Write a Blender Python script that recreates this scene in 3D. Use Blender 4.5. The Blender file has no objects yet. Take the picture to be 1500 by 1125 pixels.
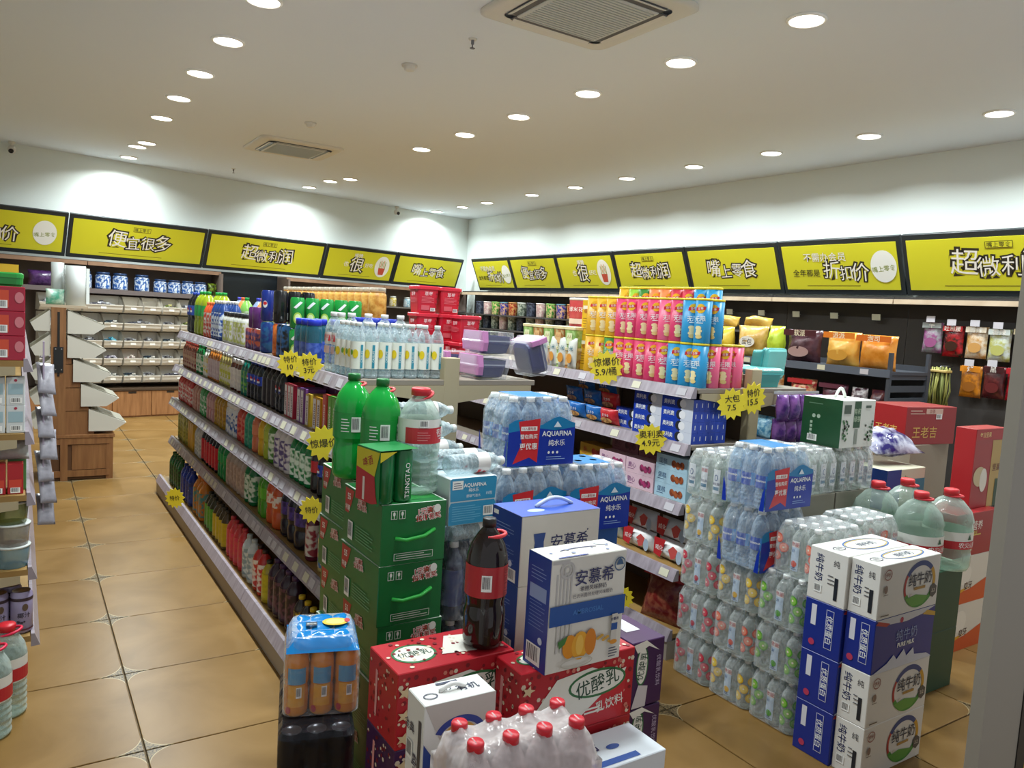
import bpy, math, random
from mathutils import Vector, Matrix
random.seed(7)
SC = bpy.context.scene
COL = SC.collection
R = math.radians

# ------------------------------------------------------------------ camera
def aim_camera():
    f, cx, cy = 1120.0, 750.0, 562.5
    a = Vector((25 - cx, 417 - cy, f)).normalized()            # world +Y (the aisle) seen in the lens
    b = Vector((2500 - cx, 565 - cy, f)); b = (b - a * a.dot(b)).normalized()   # world +X
    c = b.cross(a)                                             # world +Z
    rows = (b, a, c)
    right = Vector([r.x for r in rows]); down = Vector([r.y for r in rows]); fwd = Vector([r.z for r in rows])
    m = Matrix((right, -down, -fwd)).transposed().to_4x4()
    m.translation = Vector((0, 0, 1.52))
    cd = bpy.data.cameras.new('camera'); cd.sensor_width = 36.0; cd.lens = f / 1500 * 36.0
    cd.clip_start = 0.05; cd.clip_end = 60
    o = bpy.data.objects.new('camera', cd); COL.objects.link(o); o.matrix_world = m
    SC.camera = o
aim_camera()

# ------------------------------------------------------------------ world and exposure
W = bpy.data.worlds.new('world'); SC.world = W; W.use_nodes = True
W.node_tree.nodes['Background'].inputs[0].default_value = (0.95, 0.97, 1.0, 1)
W.node_tree.nodes['Background'].inputs[1].default_value = 0.5
SC.view_settings.view_transform = 'Standard'
SC.view_settings.look = 'None'
SC.view_settings.gamma = 1.0
SC.view_settings.use_curve_mapping = False
SC.view_settings.exposure = 0.25
LAMP_W = 19.0
try:
    SC.cycles.transparent_max_bounces = 32
except Exception:
    pass

# ------------------------------------------------------------------ helpers
def lin(h):
    h = h.lstrip('#')
    out = []
    for i in (0, 2, 4):
        v = int(h[i:i + 2], 16) / 255
        out.append(v / 12.92 if v <= 0.04045 else ((v + 0.055) / 1.055) ** 2.4)
    return (*out, 1)
MATS = {}
def _new(key, name):
    m = bpy.data.materials.new(name); m.use_nodes = True; MATS[key] = m
    return m, m.node_tree.nodes, m.node_tree.links, m.node_tree.nodes['Principled BSDF']
def mat(h, rough=0.45, metal=0.0, spec=0.5):
    """a plain finish"""
    k = (h, rough, metal, spec)
    if k in MATS: return MATS[k]
    m, n, l, p = _new(k, 'finish_' + h.strip('#'))
    p.inputs['Base Color'].default_value = lin(h); p.inputs['Roughness'].default_value = rough
    p.inputs['Metallic'].default_value = metal; p.inputs['Specular IOR Level'].default_value = spec
    return m
def grain(a, b, scale=6.0, rough=0.5, stretch=(1, 1, 1), detail=4.0, bump=0.0, spec=0.5, sharp=0.0, name='grained', coord='Object'):
    """two colours mixed by noise: wood, stone, busy print"""
    k = (a, b, scale, rough, stretch, bump, sharp, coord)
    if k in MATS: return MATS[k]
    m, n, l, p = _new(k, name)
    tc = n.new('ShaderNodeTexCoord'); mp = n.new('ShaderNodeMapping'); mp.inputs['Scale'].default_value = stretch
    no = n.new('ShaderNodeTexNoise'); no.inputs['Scale'].default_value = scale; no.inputs['Detail'].default_value = detail
    rp = n.new('ShaderNodeValToRGB'); rp.color_ramp.elements[0].color = lin(a); rp.color_ramp.elements[1].color = lin(b)
    rp.color_ramp.elements[0].position = 0.3 + sharp * 0.17; rp.color_ramp.elements[1].position = 0.7 - sharp * 0.17
    l.new(tc.outputs[coord], mp.inputs[0]); l.new(mp.outputs[0], no.inputs['Vector'])
    l.new(no.outputs[0], rp.inputs[0]); l.new(rp.outputs[0], p.inputs['Base Color'])
    p.inputs['Roughness'].default_value = rough; p.inputs['Specular IOR Level'].default_value = spec
    if bump:
        bp = n.new('ShaderNodeBump'); bp.inputs['Strength'].default_value = bump; bp.inputs['Distance'].default_value = 0.01
        l.new(no.outputs[0], bp.inputs['Height']); l.new(bp.outputs[0], p.inputs['Normal'])
    return m
def clear(tint='#ffffff', haze=0.12, milk='#e8eef0', bump=0.0, bscale=40.0, gloss=0.12, name='clear_plastic'):
    """clear plastic: see-through, with sheen and a little haze"""
    k = ('clear', tint, haze, milk, bump, bscale, gloss)
    if k in MATS: return MATS[k]
    m, n, l, p = _new(k, name)
    out = n['Material Output']
    p.inputs['Base Color'].default_value = lin(milk); p.inputs['Roughness'].default_value = gloss
    p.inputs['Specular IOR Level'].default_value = 0.8
    tr = n.new('ShaderNodeBsdfTransparent'); tr.inputs[0].default_value = lin(tint)
    mx = n.new('ShaderNodeMixShader'); lw = n.new('ShaderNodeLayerWeight'); lw.inputs[0].default_value = 0.35
    ma = n.new('ShaderNodeMath'); ma.operation = 'MULTIPLY_ADD'; ma.inputs[1].default_value = 0.55; ma.inputs[2].default_value = haze
    l.new(lw.outputs['Facing'], ma.inputs[0]); l.new(ma.outputs[0], mx.inputs[0])
    l.new(tr.outputs[0], mx.inputs[1]); l.new(p.outputs[0], mx.inputs[2]); l.new(mx.outputs[0], out.inputs[0])
    if bump:
        tc = n.new('ShaderNodeTexCoord'); no = n.new('ShaderNodeTexNoise'); no.inputs['Scale'].default_value = bscale
        bp = n.new('ShaderNodeBump'); bp.inputs['Strength'].default_value = bump; bp.inputs['Distance'].default_value = 0.02
        l.new(tc.outputs['Object'], no.inputs['Vector']); l.new(no.outputs[0], bp.inputs['Height'])
        l.new(bp.outputs[0], p.inputs['Normal']); l.new(bp.outputs[0], lw.inputs['Normal'])
    return m
def glow(h, s, name='lit'):
    k = ('glow', h, s)
    if k in MATS: return MATS[k]
    m, n, l, p = _new(k, name)
    p.inputs['Base Color'].default_value = lin(h)
    p.inputs['Emission Color'].default_value = lin(h); p.inputs['Emission Strength'].default_value = s
    return m

MESH = {}
def mesh(key, verts, faces, smooth=False, mi=None, nm=1):
    me = bpy.data.meshes.new('mesh'); me.from_pydata([tuple(v) for v in verts], [], faces)
    for _ in range(nm): me.materials.append(None)
    if smooth: me.polygons.foreach_set('use_smooth', [True] * len(me.polygons))
    if mi: me.polygons.foreach_set('material_index', mi)
    me.update()
    if key is not None: MESH[key] = me
    return me
def box_me(sx, sy, sz, bev=0.0):
    """box standing on its base centre"""
    k = ('box', round(sx, 4), round(sy, 4), round(sz, 4), bev)
    if k in MESH: return MESH[k]
    x, y = sx / 2, sy / 2
    if bev <= 0:
        v = [(-x, -y, 0), (x, -y, 0), (x, y, 0), (-x, y, 0), (-x, -y, sz), (x, -y, sz), (x, y, sz), (-x, y, sz)]
        f = [(3, 2, 1, 0), (4, 5, 6, 7), (0, 1, 5, 4), (1, 2, 6, 5), (2, 3, 7, 6), (3, 0, 4, 7)]
        return mesh(k, v, f)
    b = min(bev, x * .9, y * .9, sz * .45)
    def ring(i, z): return [(-x + i, -y + i + (b - i), z), (-x + i + (b - i), -y + i, z), (x - i - (b - i), -y + i, z), (x - i, -y + i + (b - i), z),
                            (x - i, y - i - (b - i), z), (x - i - (b - i), y - i, z), (-x + i + (b - i), y - i, z), (-x + i, y - i - (b - i), z)]
    v = ring(b, 0) + ring(0, b) + ring(0, sz - b) + ring(b, sz)
    f = [tuple(range(7, -1, -1)), tuple(range(24, 32))]
    for k2 in range(3):
        for i in range(8):
            j = (i + 1) % 8; f.append((k2 * 8 + i, k2 * 8 + j, k2 * 8 + 8 + j, k2 * 8 + 8 + i))
    return mesh(k, v, f)
def lathe_me(prof, seg=14, key=None, smooth=True):
    k = ('lathe', tuple((round(a, 4), round(b, 4)) for a, b in prof), seg)
    if k in MESH: return MESH[k]
    v, f, rings = [], [], []
    for r, z in prof:
        if r < 1e-5: rings.append([len(v)]); v.append((0, 0, z))
        else:
            rings.append(list(range(len(v), len(v) + seg)))
            for i in range(seg):
                a = 2 * math.pi * i / seg; v.append((r * math.cos(a), r * math.sin(a), z))
    for a, b in zip(rings, rings[1:]):
        for i in range(seg):
            j = (i + 1) % seg
            if len(a) == 1 and len(b) == 1: continue
            if len(a) == 1: f.append((a[0], b[j], b[i]))
            elif len(b) == 1: f.append((a[i], a[j], b[0]))
            else: f.append((a[i], a[j], b[j], b[i]))
    return mesh(k, v, f, smooth)
def prism_me(poly, length, key=None):
    """closed outline in (x, z) drawn out along +y"""
    k = ('prism', tuple((round(a, 4), round(b, 4)) for a, b in poly), round(length, 4))
    if k in MESH: return MESH[k]
    n = len(poly)
    v = [(x, 0, z) for x, z in poly] + [(x, length, z) for x, z in poly]
    f = [tuple(range(n)), tuple(range(2 * n - 1, n - 1, -1))] + [(i + n, (i + 1) % n + n, (i + 1) % n, i) for i in range(n)]
    return mesh(k, v, f)
def tube_me(path, r, seg=6, closed=False):
    pts = [Vector(p) for p in path]; v, f = [], []; n = len(pts)
    for i, p in enumerate(pts):
        a = pts[i - 1] if (i or closed) else p; b = pts[(i + 1) % n] if (i < n - 1 or closed) else p
        t = (b - a).normalized(); u = t.cross(Vector((0, 0, 1)))
        if u.length < 1e-3: u = t.cross(Vector((1, 0, 0)))
        u.normalize(); w = t.cross(u)
        for s in range(seg):
            q = 2 * math.pi * s / seg; v.append(p + (u * math.cos(q) + w * math.sin(q)) * r)
    for i in range(n if closed else n - 1):
        for s in range(seg):
            t2 = (s + 1) % seg; j = (i + 1) % n
            f.append((i * seg + s, i * seg + t2, j * seg + t2, j * seg + s))
    if not closed: f += [tuple(range(seg - 1, -1, -1)), tuple(range((n - 1) * seg, n * seg))]
    return mesh(None, v, f, True)
def obj(name, me, m=None, parent=None, loc=(0, 0, 0), rot=(0, 0, 0), scale=None, mats=None):
    o = bpy.data.objects.new(name, me); COL.objects.link(o)
    o.location = loc; o.rotation_euler = rot
    if scale: o.scale = scale if hasattr(scale, '__len__') else (scale,) * 3
    if parent: o.parent = parent
    if me is not None and m is not None:
        if me.materials[0] is None and me.users == 1: pass
        o.material_slots[0].link = 'OBJECT'; o.material_slots[0].material = m
    if mats:
        for i, x in enumerate(mats):
            o.material_slots[i].link = 'OBJECT'; o.material_slots[i].material = x
    return o
def tag(o, label=None, cat=None, group=None, kind=None):
    if label: o['label'] = label
    if cat: o['category'] = cat
    if group: o['group'] = group
    if kind: o['kind'] = kind
    return o
def empty(name, loc=(0, 0, 0), rz=0.0):
    o = bpy.data.objects.new(name, None); COL.objects.link(o); o.location = loc; o.rotation_euler = (0, 0, rz); o.empty_display_size = 0.05
    return o
def clone(root, loc, rz=None, label=None, group=None, rot=None):
    def cp(o, parent):
        c = o.copy(); COL.objects.link(c)
        if parent: c.parent = parent
        for ch in KIDS.get(o.name, []): cp(ch, c)
        return c
    c = cp(root, None); c.location = loc
    if rz is not None: c.rotation_euler = (0, 0, rz)
    if rot is not None: c.rotation_euler = rot
    if label: c['label'] = label
    if group: c['group'] = group
    return c
KIDS = {}
def child(name, me, m, parent, loc=(0, 0, 0), rot=(0, 0, 0), scale=None, mats=None):
    o = obj(name, me, m, parent, loc, rot, scale, mats)
    KIDS.setdefault(parent.name, []).append(o)
    return o

# flat print ----------------------------------------------------------------
GLYPH = {}
TYPE_SCENE = bpy.data.scenes.new('type_setting')
def glyphs(s, bold=0.0):
    if bold < .06 and any(ord(ch) > 0x2e80 for ch in s): bold = min(bold, .008)      # dense characters clog when thickened
    k = (s, bold)
    if k in GLYPH: return GLYPH[k]
    c = bpy.data.curves.new('type', 'FONT'); c.body = s; c.align_x = 'CENTER'; c.align_y = 'CENTER'; c.resolution_u = 2; c.offset = bold
    o = bpy.data.objects.new('type', c); TYPE_SCENE.collection.objects.link(o)
    vl = TYPE_SCENE.view_layers[0]; vl.update()
    me = bpy.data.meshes.new_from_object(o.evaluated_get(vl.depsgraph))
    vs = [(v.co.x, v.co.y) for v in me.vertices]; fs = [tuple(p.vertices) for p in me.polygons]
    bpy.data.objects.remove(o); bpy.data.curves.remove(c); bpy.data.meshes.remove(me)
    if vs:
        x0 = (min(a for a, _ in vs) + max(a for a, _ in vs)) / 2; y0 = (min(b for _, b in vs) + max(b for _, b in vs)) / 2
        vs = [(a - x0, b - y0) for a, b in vs]
    GLYPH[k] = (vs, fs); return GLYPH[k]
class Print:
    """flat artwork in (u, v); lies on a face of a thing"""
    def __init__(s): s.v, s.f, s.mi, s.mats, s.lv = [], [], [], [], 0
    def _m(s, m):
        if m not in s.mats: s.mats.append(m)
        return s.mats.index(m)
    def add(s, vs, fs, m):
        s.lv += 1; b = len(s.v); i = s._m(m); z = 0.0006 + 0.00025 * s.lv
        s.v += [(a, c, z) for a, c in vs]; s.f += [tuple(q + b for q in f) for f in fs]; s.mi += [i] * len(fs); return s
    def rect(s, cx, cy, w, h, m):
        n = max(1, int(w / .011)) if w < .45 else 1; vs = []
        for i in range(n + 1): vs += [(cx - w / 2 + w * i / n, cy - h / 2), (cx - w / 2 + w * i / n, cy + h / 2)]
        return s.add(vs, [(2 * i, 2 * i + 2, 2 * i + 3, 2 * i + 1) for i in range(n)], m)
    def poly(s, pts, m): return s.add(pts, [tuple(range(len(pts)))], m)
    def ell(s, cx, cy, rx, ry, m, n=22):
        return s.poly([(cx + rx * math.cos(2 * math.pi * i / n), cy + ry * math.sin(2 * math.pi * i / n)) for i in range(n)], m)
    def ring(s, cx, cy, rx, ry, t, m, a0=0.0, a1=360.0, n=26):
        vs = []
        for i in range(n + 1):
            a = R(a0 + (a1 - a0) * i / n)
            vs += [(cx + rx * math.cos(a), cy + ry * math.sin(a)), (cx + (rx - t) * math.cos(a), cy + (ry - t) * math.sin(a))]
        return s.add(vs, [(2 * i, 2 * i + 2, 2 * i + 3, 2 * i + 1) for i in range(n)], m)
    def text(s, t, cx, cy, size, m, bold=0.0, rot=0.0, sx=1.0):
        vs, fs = glyphs(t, bold); c, n = math.cos(R(rot)), math.sin(R(rot))
        return s.add([(cx + (a * sx * c - b * n) * size, cy + (a * sx * n + b * c) * size) for a, b in vs], fs, m)
    def lines(s, x0, x1, y0, n, dy, m, th=0.0022):
        vs, fs = [], []
        for i in range(n):
            y = y0 - i * dy; w = (x1 - x0) * (1.0 if i % 3 else 0.8); k = len(vs)
            vs += [(x0, y), (x0 + w, y), (x0 + w, y + th), (x0, y + th)]; fs.append((k, k + 1, k + 2, k + 3))
        return s.add(vs, fs, m)
    def barcode(s, cx, cy, w, h):
        s.rect(cx, cy, w, h, mat('#eeeeea')); vs, fs = [], []; x = cx - w * .42
        for t in (2, 1, 3, 1, 2, 2, 1, 3, 1, 1, 2):
            k = len(vs); ww = w * .02 * t; vs += [(x, cy - h * .32), (x + ww, cy - h * .32), (x + ww, cy + h * .42), (x, cy + h * .42)]; fs.append((k, k + 1, k + 2, k + 3)); x += ww + w * .035
        return s.add(vs, fs, mat('#26242a'))
    def blobs(s, x0, x1, y0, y1, n, r, mats, rng=None):
        q = random.Random(n * 31 + int(r * 1e4))
        for m in mats:
            vs, fs = [], []
            for _ in range(n):
                cx, cy, a = q.uniform(x0 + r, x1 - r), q.uniform(y0 + r, y1 - r), q.uniform(.5, 1) * r; k = len(vs)
                vs += [(cx + a * math.cos(R(60 * i)), cy + a * math.sin(R(60 * i))) for i in range(6)]; fs.append(tuple(range(k, k + 6)))
            s.add(vs, fs, m)
        return s
    def slice_up(s, step):
        """cut wide faces into upright strips so that they can follow a curve"""
        def clip(pts, k, sign):
            out = []
            for i in range(len(pts)):
                a, b = pts[i - 1], pts[i]; ia, ib = (a[0] - k) * sign >= 0, (b[0] - k) * sign >= 0
                if ia != ib: t = (k - a[0]) / (b[0] - a[0]); out.append(tuple(a[j] + (b[j] - a[j]) * t for j in range(3)))
                if ib: out.append(b)
            return out
        v, f, mi = list(s.v), [], []
        for fc, m in zip(s.f, s.mi):
            pts = [s.v[i] for i in fc]; lo, hi = min(p[0] for p in pts), max(p[0] for p in pts)
            if hi - lo < step * 1.4: f.append(fc); mi.append(m); continue
            n = math.ceil((hi - lo) / step)
            for k in range(n):
                q = clip(clip(pts, lo + (hi - lo) * k / n, 1), lo + (hi - lo) * (k + 1) / n, -1)
                if len(q) > 2: f.append(tuple(range(len(v), len(v) + len(q)))); v += q; mi.append(m)
        s.v, s.f, s.mi = v, f, mi
    def done(s, name, parent, loc=(0, 0, 0), rot=(0, 0, 0)):
        me = mesh(None, s.v, s.f, mi=s.mi, nm=len(s.mats)); return child(name, me, None, parent, loc, rot, mats=s.mats)
    def front(s, parent, sy, name='printed_face'): return s.done(name, parent, (0, -sy / 2, 0), (R(90), 0, 0))
    def left(s, parent, sx, name='printed_side'): return s.done(name, parent, (-sx / 2, 0, 0), (R(90), 0, R(-90)))
    def right(s, parent, sx, name='printed_side'): return s.done(name, parent, (sx / 2, 0, 0), (R(90), 0, R(90)))
    def top(s, parent, sz, name='printed_top'): return s.done(name, parent, (0, 0, sz), (0, 0, 0))
    def wrap(s, parent, r, name='printed_label', rz=0.0, lift=0.0):
        """bend the artwork round an upright cylinder of radius r (u = 0 faces -y)"""
        s.slice_up(r * .22)
        v2 = [(math.sin(a / r) * (r + c + lift), -math.cos(a / r) * (r + c + lift), b) for a, b, c in s.v]
        me = mesh(None, v2, s.f, mi=s.mi, nm=len(s.mats)); return child(name, me, None, parent, (0, 0, 0), (0, 0, rz), mats=s.mats)

BLK = mat('#1d1f22'); WHT = mat('#eceeea', .5); INK = mat('#2b2f5e'); RED = mat('#c8202c', .4); YEL = mat('#e6d21e', .5)

# ------------------------------------------------------------------ the room
H = 3.10; XR = 6.55; TH = R(10.44)
BU = Vector((math.cos(TH), math.sin(TH), 0)); BN = Vector((math.sin(TH), -math.cos(TH), 0)); BK = Vector((XR, 11.73, 0))
def bw(s, d, z):
    """s metres left of the far corner along the back wall, d out from it"""
    p = BK - BU * s + BN * d; return (p.x, p.y, z)
def tile_material():
    m, n, l, p = _new('tile', 'tan_floor_tile')
    tc = n.new('ShaderNodeTexCoord'); oi = n.new('ShaderNodeObjectInfo')
    ad = n.new('ShaderNodeVectorMath'); ad.operation = 'ADD'; l.new(tc.outputs['Object'], ad.inputs[0])
    mu = n.new('ShaderNodeVectorMath'); mu.operation = 'SCALE'; mu.inputs['Scale'].default_value = 3.1
    l.new(oi.outputs['Location'], mu.inputs[0]); l.new(mu.outputs[0], ad.inputs[1])
    no = n.new('ShaderNodeTexNoise'); no.inputs['Scale'].default_value = 3.5; no.inputs['Detail'].default_value = 6; no.inputs['Distortion'].default_value = .6
    l.new(ad.outputs[0], no.inputs['Vector'])
    rp = n.new('ShaderNodeValToRGB'); e = rp.color_ramp.elements; e[0].position = .28; e[1].position = .72
    e[0].color = lin('#75572b'); e[1].color = lin('#8f6f42'); l.new(no.outputs[0], rp.inputs[0])
    sp = n.new('ShaderNodeSeparateXYZ'); l.new(tc.outputs['Object'], sp.inputs[0])
    def m1(op, a, b=None, c=None):
        q = n.new('ShaderNodeMath'); q.operation = op
        for i, v in enumerate((a, b, c)):
            if v is None: continue
            if hasattr(v, 'is_linked'): l.new(v, q.inputs[i])
            else: q.inputs[i].default_value = v
        return q.outputs[0]
    us = []
    for o in (sp.outputs[0], sp.outputs[1]):
        u = m1('SUBTRACT', 0.3, m1('ABSOLUTE', o)); us.append(m1('POWER', m1('MAXIMUM', u, 0.0), 0.5))
    su = m1('ADD', us[0], us[1])                                   # concave star at each tile corner
    star = m1('LESS_THAN', su, 0.34); edge = m1('LESS_THAN', m1('ABSOLUTE', m1('SUBTRACT', su, 0.347)), 0.008)
    vo = n.new('ShaderNodeTexNoise'); vo.inputs['Scale'].default_value = 160; l.new(tc.outputs['Object'], vo.inputs['Vector'])
    r2 = n.new('ShaderNodeValToRGB'); r2.color_ramp.elements[0].color = lin('#4c4130'); r2.color_ramp.elements[1].color = lin('#8a7654')
    r2.color_ramp.elements[0].position = .4; r2.color_ramp.elements[1].position = .6; l.new(vo.outputs[0], r2.inputs[0])
    x1 = n.new('ShaderNodeMixRGB'); l.new(star, x1.inputs[0]); l.new(rp.outputs[0], x1.inputs[1]); l.new(r2.outputs[0], x1.inputs[2])
    x2 = n.new('ShaderNodeMixRGB'); l.new(edge, x2.inputs[0]); l.new(x1.outputs[0], x2.inputs[1]); x2.inputs[2].default_value = lin('#b39f78')
    l.new(x2.outputs[0], p.inputs['Base Color']); p.inputs['Roughness'].default_value = .3; p.inputs['Specular IOR Level'].default_value = .17
    return m
def build_room():
    fl = obj('floor', box_me(8.6, 12.6, .1), mat('#6d5a3e', .8), loc=(2.55, 5.9, -.108)); tag(fl, kind='structure')
    tm = box_me(.594, .594, .008, .0015); mt = tile_material()
    for i in range(14):
        for j in range(19):
            x, y = .36 + .6 * (i - 3), 2.658 + .6 * (j - 4) + .3
            if x > XR or x < -1.7 or y > 11.9: continue
            t = obj('floor_tile', tm, mt, loc=(x + .3 - 2.55, y - 5.9, .1)); t.parent = fl
    wm = mat('#dfe6e2', .7)
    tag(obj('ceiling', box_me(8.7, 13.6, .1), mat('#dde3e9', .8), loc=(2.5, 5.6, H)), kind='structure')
    o = obj('wall_back', box_me(9.5, .12, H), wm, loc=bw(4.6, -.06, 0), rot=(0, 0, TH)); tag(o, kind='structure')
    tag(obj('wall_right', box_me(.12, 11.2, H), wm, loc=(XR + .06, 6.2, 0)), kind='structure')
    tag(obj('wall_left', box_me(.12, 10.5, H), wm, loc=(-1.8, 5.9, 0)), kind='structure')
    # shop-front jamb at the right edge of the doorway
    d = obj('door_1', box_me(.19, .03, 2.7), mat('#8b857a', .55), loc=(1.965, .815, 0)); tag(d, kind='structure')
    obj('dark_gap_strip', box_me(.045, .035, 2.7), mat('#1c1a17', .5), d, (.118, .0, 0))  # near-black strip in place of the dark gap between jamb and board
    p = obj('advertising_board', box_me(.7, .03, 1.25, .004), grain('#e0b010', '#e8c81c', 3, .35, name='yellow_board'), loc=(2.465, .815, 0))
    tag(p, 'glossy yellow advertising board beside the grey door jamb', 'board')
    a = Print(); a.poly([(-.35, .0), (.35, .0), (.35, .3), (.1, .42), (-.35, .36)], mat('#c06a1a', .4)); a.front(p, .03)
    obj('added_dark_backing', box_me(.7, .006, 1.25), mat('#3a3834', .6), p, (0, .018, 0))  # unseen dark backing, added to keep yellow bounce off the milk boxes
    obj('board_trim', box_me(.72, .034, .03), mat('#2a2622'), p, (0, 0, 1.25))
build_room()

# ------------------------------------------------------------------ ceiling fittings
LIGHTS = [(1.096, y) for y in (1.75, 2.6, 3.45, 4.315, 5.13, 6.0, 6.86, 7.736)] + [(1.154, 9.14), (1.1, 9.446), (1.11, 10.287)] + \
         [(3.37, y) for y in (1.75, 2.636, 3.52, 4.42, 5.31, 6.19, 7.073)] + [(3.535, 9.452), (3.41, 9.838), (3.387, 10.62)] + \
         [(5.685, y) for y in (1.85, 2.786, 3.752, 4.696, 5.636, 6.642, 7.584, 8.519, 9.674, 10.4, 11.25)]
def build_lights():
    ring = lathe_me([(.083, 0), (.1, 0), (.1, -.006), (.094, -.012), (.085, -.012), (.083, 0)], 28)
    disc = lathe_me([(.084, -.004), (.07, -.0065), (0, -.0075)], 28)
    rm = mat('#f2f2ee', .4); em = glow('#fffaf2', 14, 'lamp_diffuser')
    ld = bpy.data.lights.new('downlight_beam', 'AREA'); ld.shape = 'DISK'; ld.size = .15; ld.energy = LAMP_W; ld.spread = R(150); ld.color = (.885, .98, 1.0)
    nth = {}
    for i, (x, y) in enumerate(LIGHTS):
        e = empty('downlight', (x, y, H)); row = 'left' if x < 2 else 'middle' if x < 4.5 else 'right-hand'
        nth[row] = nth.get(row, -1) + 1; w = ('first', 'second', 'third', 'fourth', 'fifth', 'sixth', 'seventh', 'eighth', 'ninth', 'tenth', 'eleventh')[nth[row]]
        tag(e, 'round recessed downlight, %s from the doorway in the %s row' % (w, row), 'ceiling light', 'downlights in the %s row' % row)
        obj('trim_ring', ring, rm, e); obj('diffuser', disc, em, e)
        l = bpy.data.objects.new('beam', ld); COL.objects.link(l); l.parent = e; l.location = (0, 0, -.016)
build_lights()
def aircon(x, y, s, label):
    e = empty('ceiling_air_conditioner', (x, y, H)); tag(e, label, 'air conditioner', 'ceiling cassettes')
    wm = mat('#d6d2c8', .5)
    def rr(a, z, r=.08, n=5):
        pts = []
        for cx, cy, a0 in ((a - r, a - r, 0), (-a + r, a - r, 90), (-a + r, -a + r, 180), (a - r, -a + r, 270)):
            for i in range(n + 1):
                q = R(a0 + 90 * i / n); pts.append((cx + r * math.cos(q), cy + r * math.sin(q), z))
        return pts
    a = s / 2; loops = [rr(a, -.001), rr(a, -.016), rr(a - .03, -.026), rr(a - .10, -.026, .05)]
    n = len(loops[0]); v = sum(loops, []); f = []
    for k in range(3):
        for i in range(n): f.append((k * n + i, (k * n + (i + 1) % n), (k + 1) * n + (i + 1) % n, (k + 1) * n + i))
    obj('housing', mesh(None, v, f, True), wm, e)
    for q in range(4):
        obj('air_outlet', box_me(s * .62, .055, .006), mat('#55565a', .4), e, (0.5 * (s - .26) * math.sin(q * math.pi / 2), -.5 * (s - .26) * math.cos(q * math.pi / 2), -.0315), (0, 0, q * math.pi / 2))
        obj('louvre', box_me(s * .6, .03, .004), wm, e, (0.5 * (s - .235) * math.sin(q * math.pi / 2), -.5 * (s - .235) * math.cos(q * math.pi / 2), -.034), (R(18), 0, q * math.pi / 2))
    obj('intake_panel', box_me(s * .62, s * .62, .012, .01), mat('#c6c7c2', .5), e, (0, 0, -.038))
    for i in range(20):
        obj('grille_slat', box_me(s * .57, .006, .004), mat('#aeb2ae', .5), e, (0, s * .57 * (i / 19 - .5), -.0415))
aircon(2.40, 8.10, .84, 'square white ceiling air conditioner further back in the shop')
aircon(2.45, 3.27, .84, 'square white ceiling air conditioner with slatted intake cut by the top of the picture')
def small_ceiling():
    wm = mat('#d8d4ca', .5)
    for x, y, lab in ((2.183, 6.87, 'small white smoke detector just before the far air conditioner'), (2.152, 4.756, 'small white smoke detector between the two air conditioners')):
        e = tag(empty('smoke_detector', (x, y, H)), lab, 'smoke detector')
        obj('base_plate', lathe_me([(0, -.0), (.05, -.0), (.05, -.012), (0, -.012)], 20), wm, e); obj('sensor_head', lathe_me([(.038, -.012), (.034, -.034), (.02, -.04), (0, -.04)], 20), wm, e)
    for x, y, z, rz, lab in ((5.02, 11.33, H - .0, 20, 'small dome security camera at the top of the back wall near the corner'), (-.05, 10.4, H - .0, -10, 'small dark security camera at the top left of the back wall')):
        e = tag(empty('security_camera', (x, y, z), R(rz)), lab, 'camera')
        obj('mount', lathe_me([(0, 0), (.035, 0), (.035, -.02), (.015, -.03), (.015, -.06), (0, -.06)], 16), wm, e)
        obj('camera_body', lathe_me([(0, -.05), (.03, -.05), (.04, -.07), (.04, -.1), (.028, -.125), (0, -.13)], 16), wm, e)
        obj('lens', lathe_me([(0, 0), (.025, 0), (.025, .02), (.018, .028), (0, .03)], 16), mat('#17181a', .2), e, (0, -.03, -.105), (R(110), 0, 0))
    for x, y, lab in ((2.237, 10.0, 'tiny sprinkler head near the back wall'), (2.226, 4.055, 'tiny sprinkler head left of the near air conditioner')):
        e = tag(empty('sprinkler_head', (x, y, H)), lab, 'sprinkler')
        obj('escutcheon', lathe_me([(0, 0), (.026, 0), (.022, -.008), (0, -.008)], 14), wm, e)
        obj('nozzle', lathe_me([(.009, -.006), (.009, -.03), (.004, -.034), (.004, -.05), (.016, -.052), (.016, -.055), (0, -.055)], 10), mat('#77757a', .35, .8), e)
small_ceiling()

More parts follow.
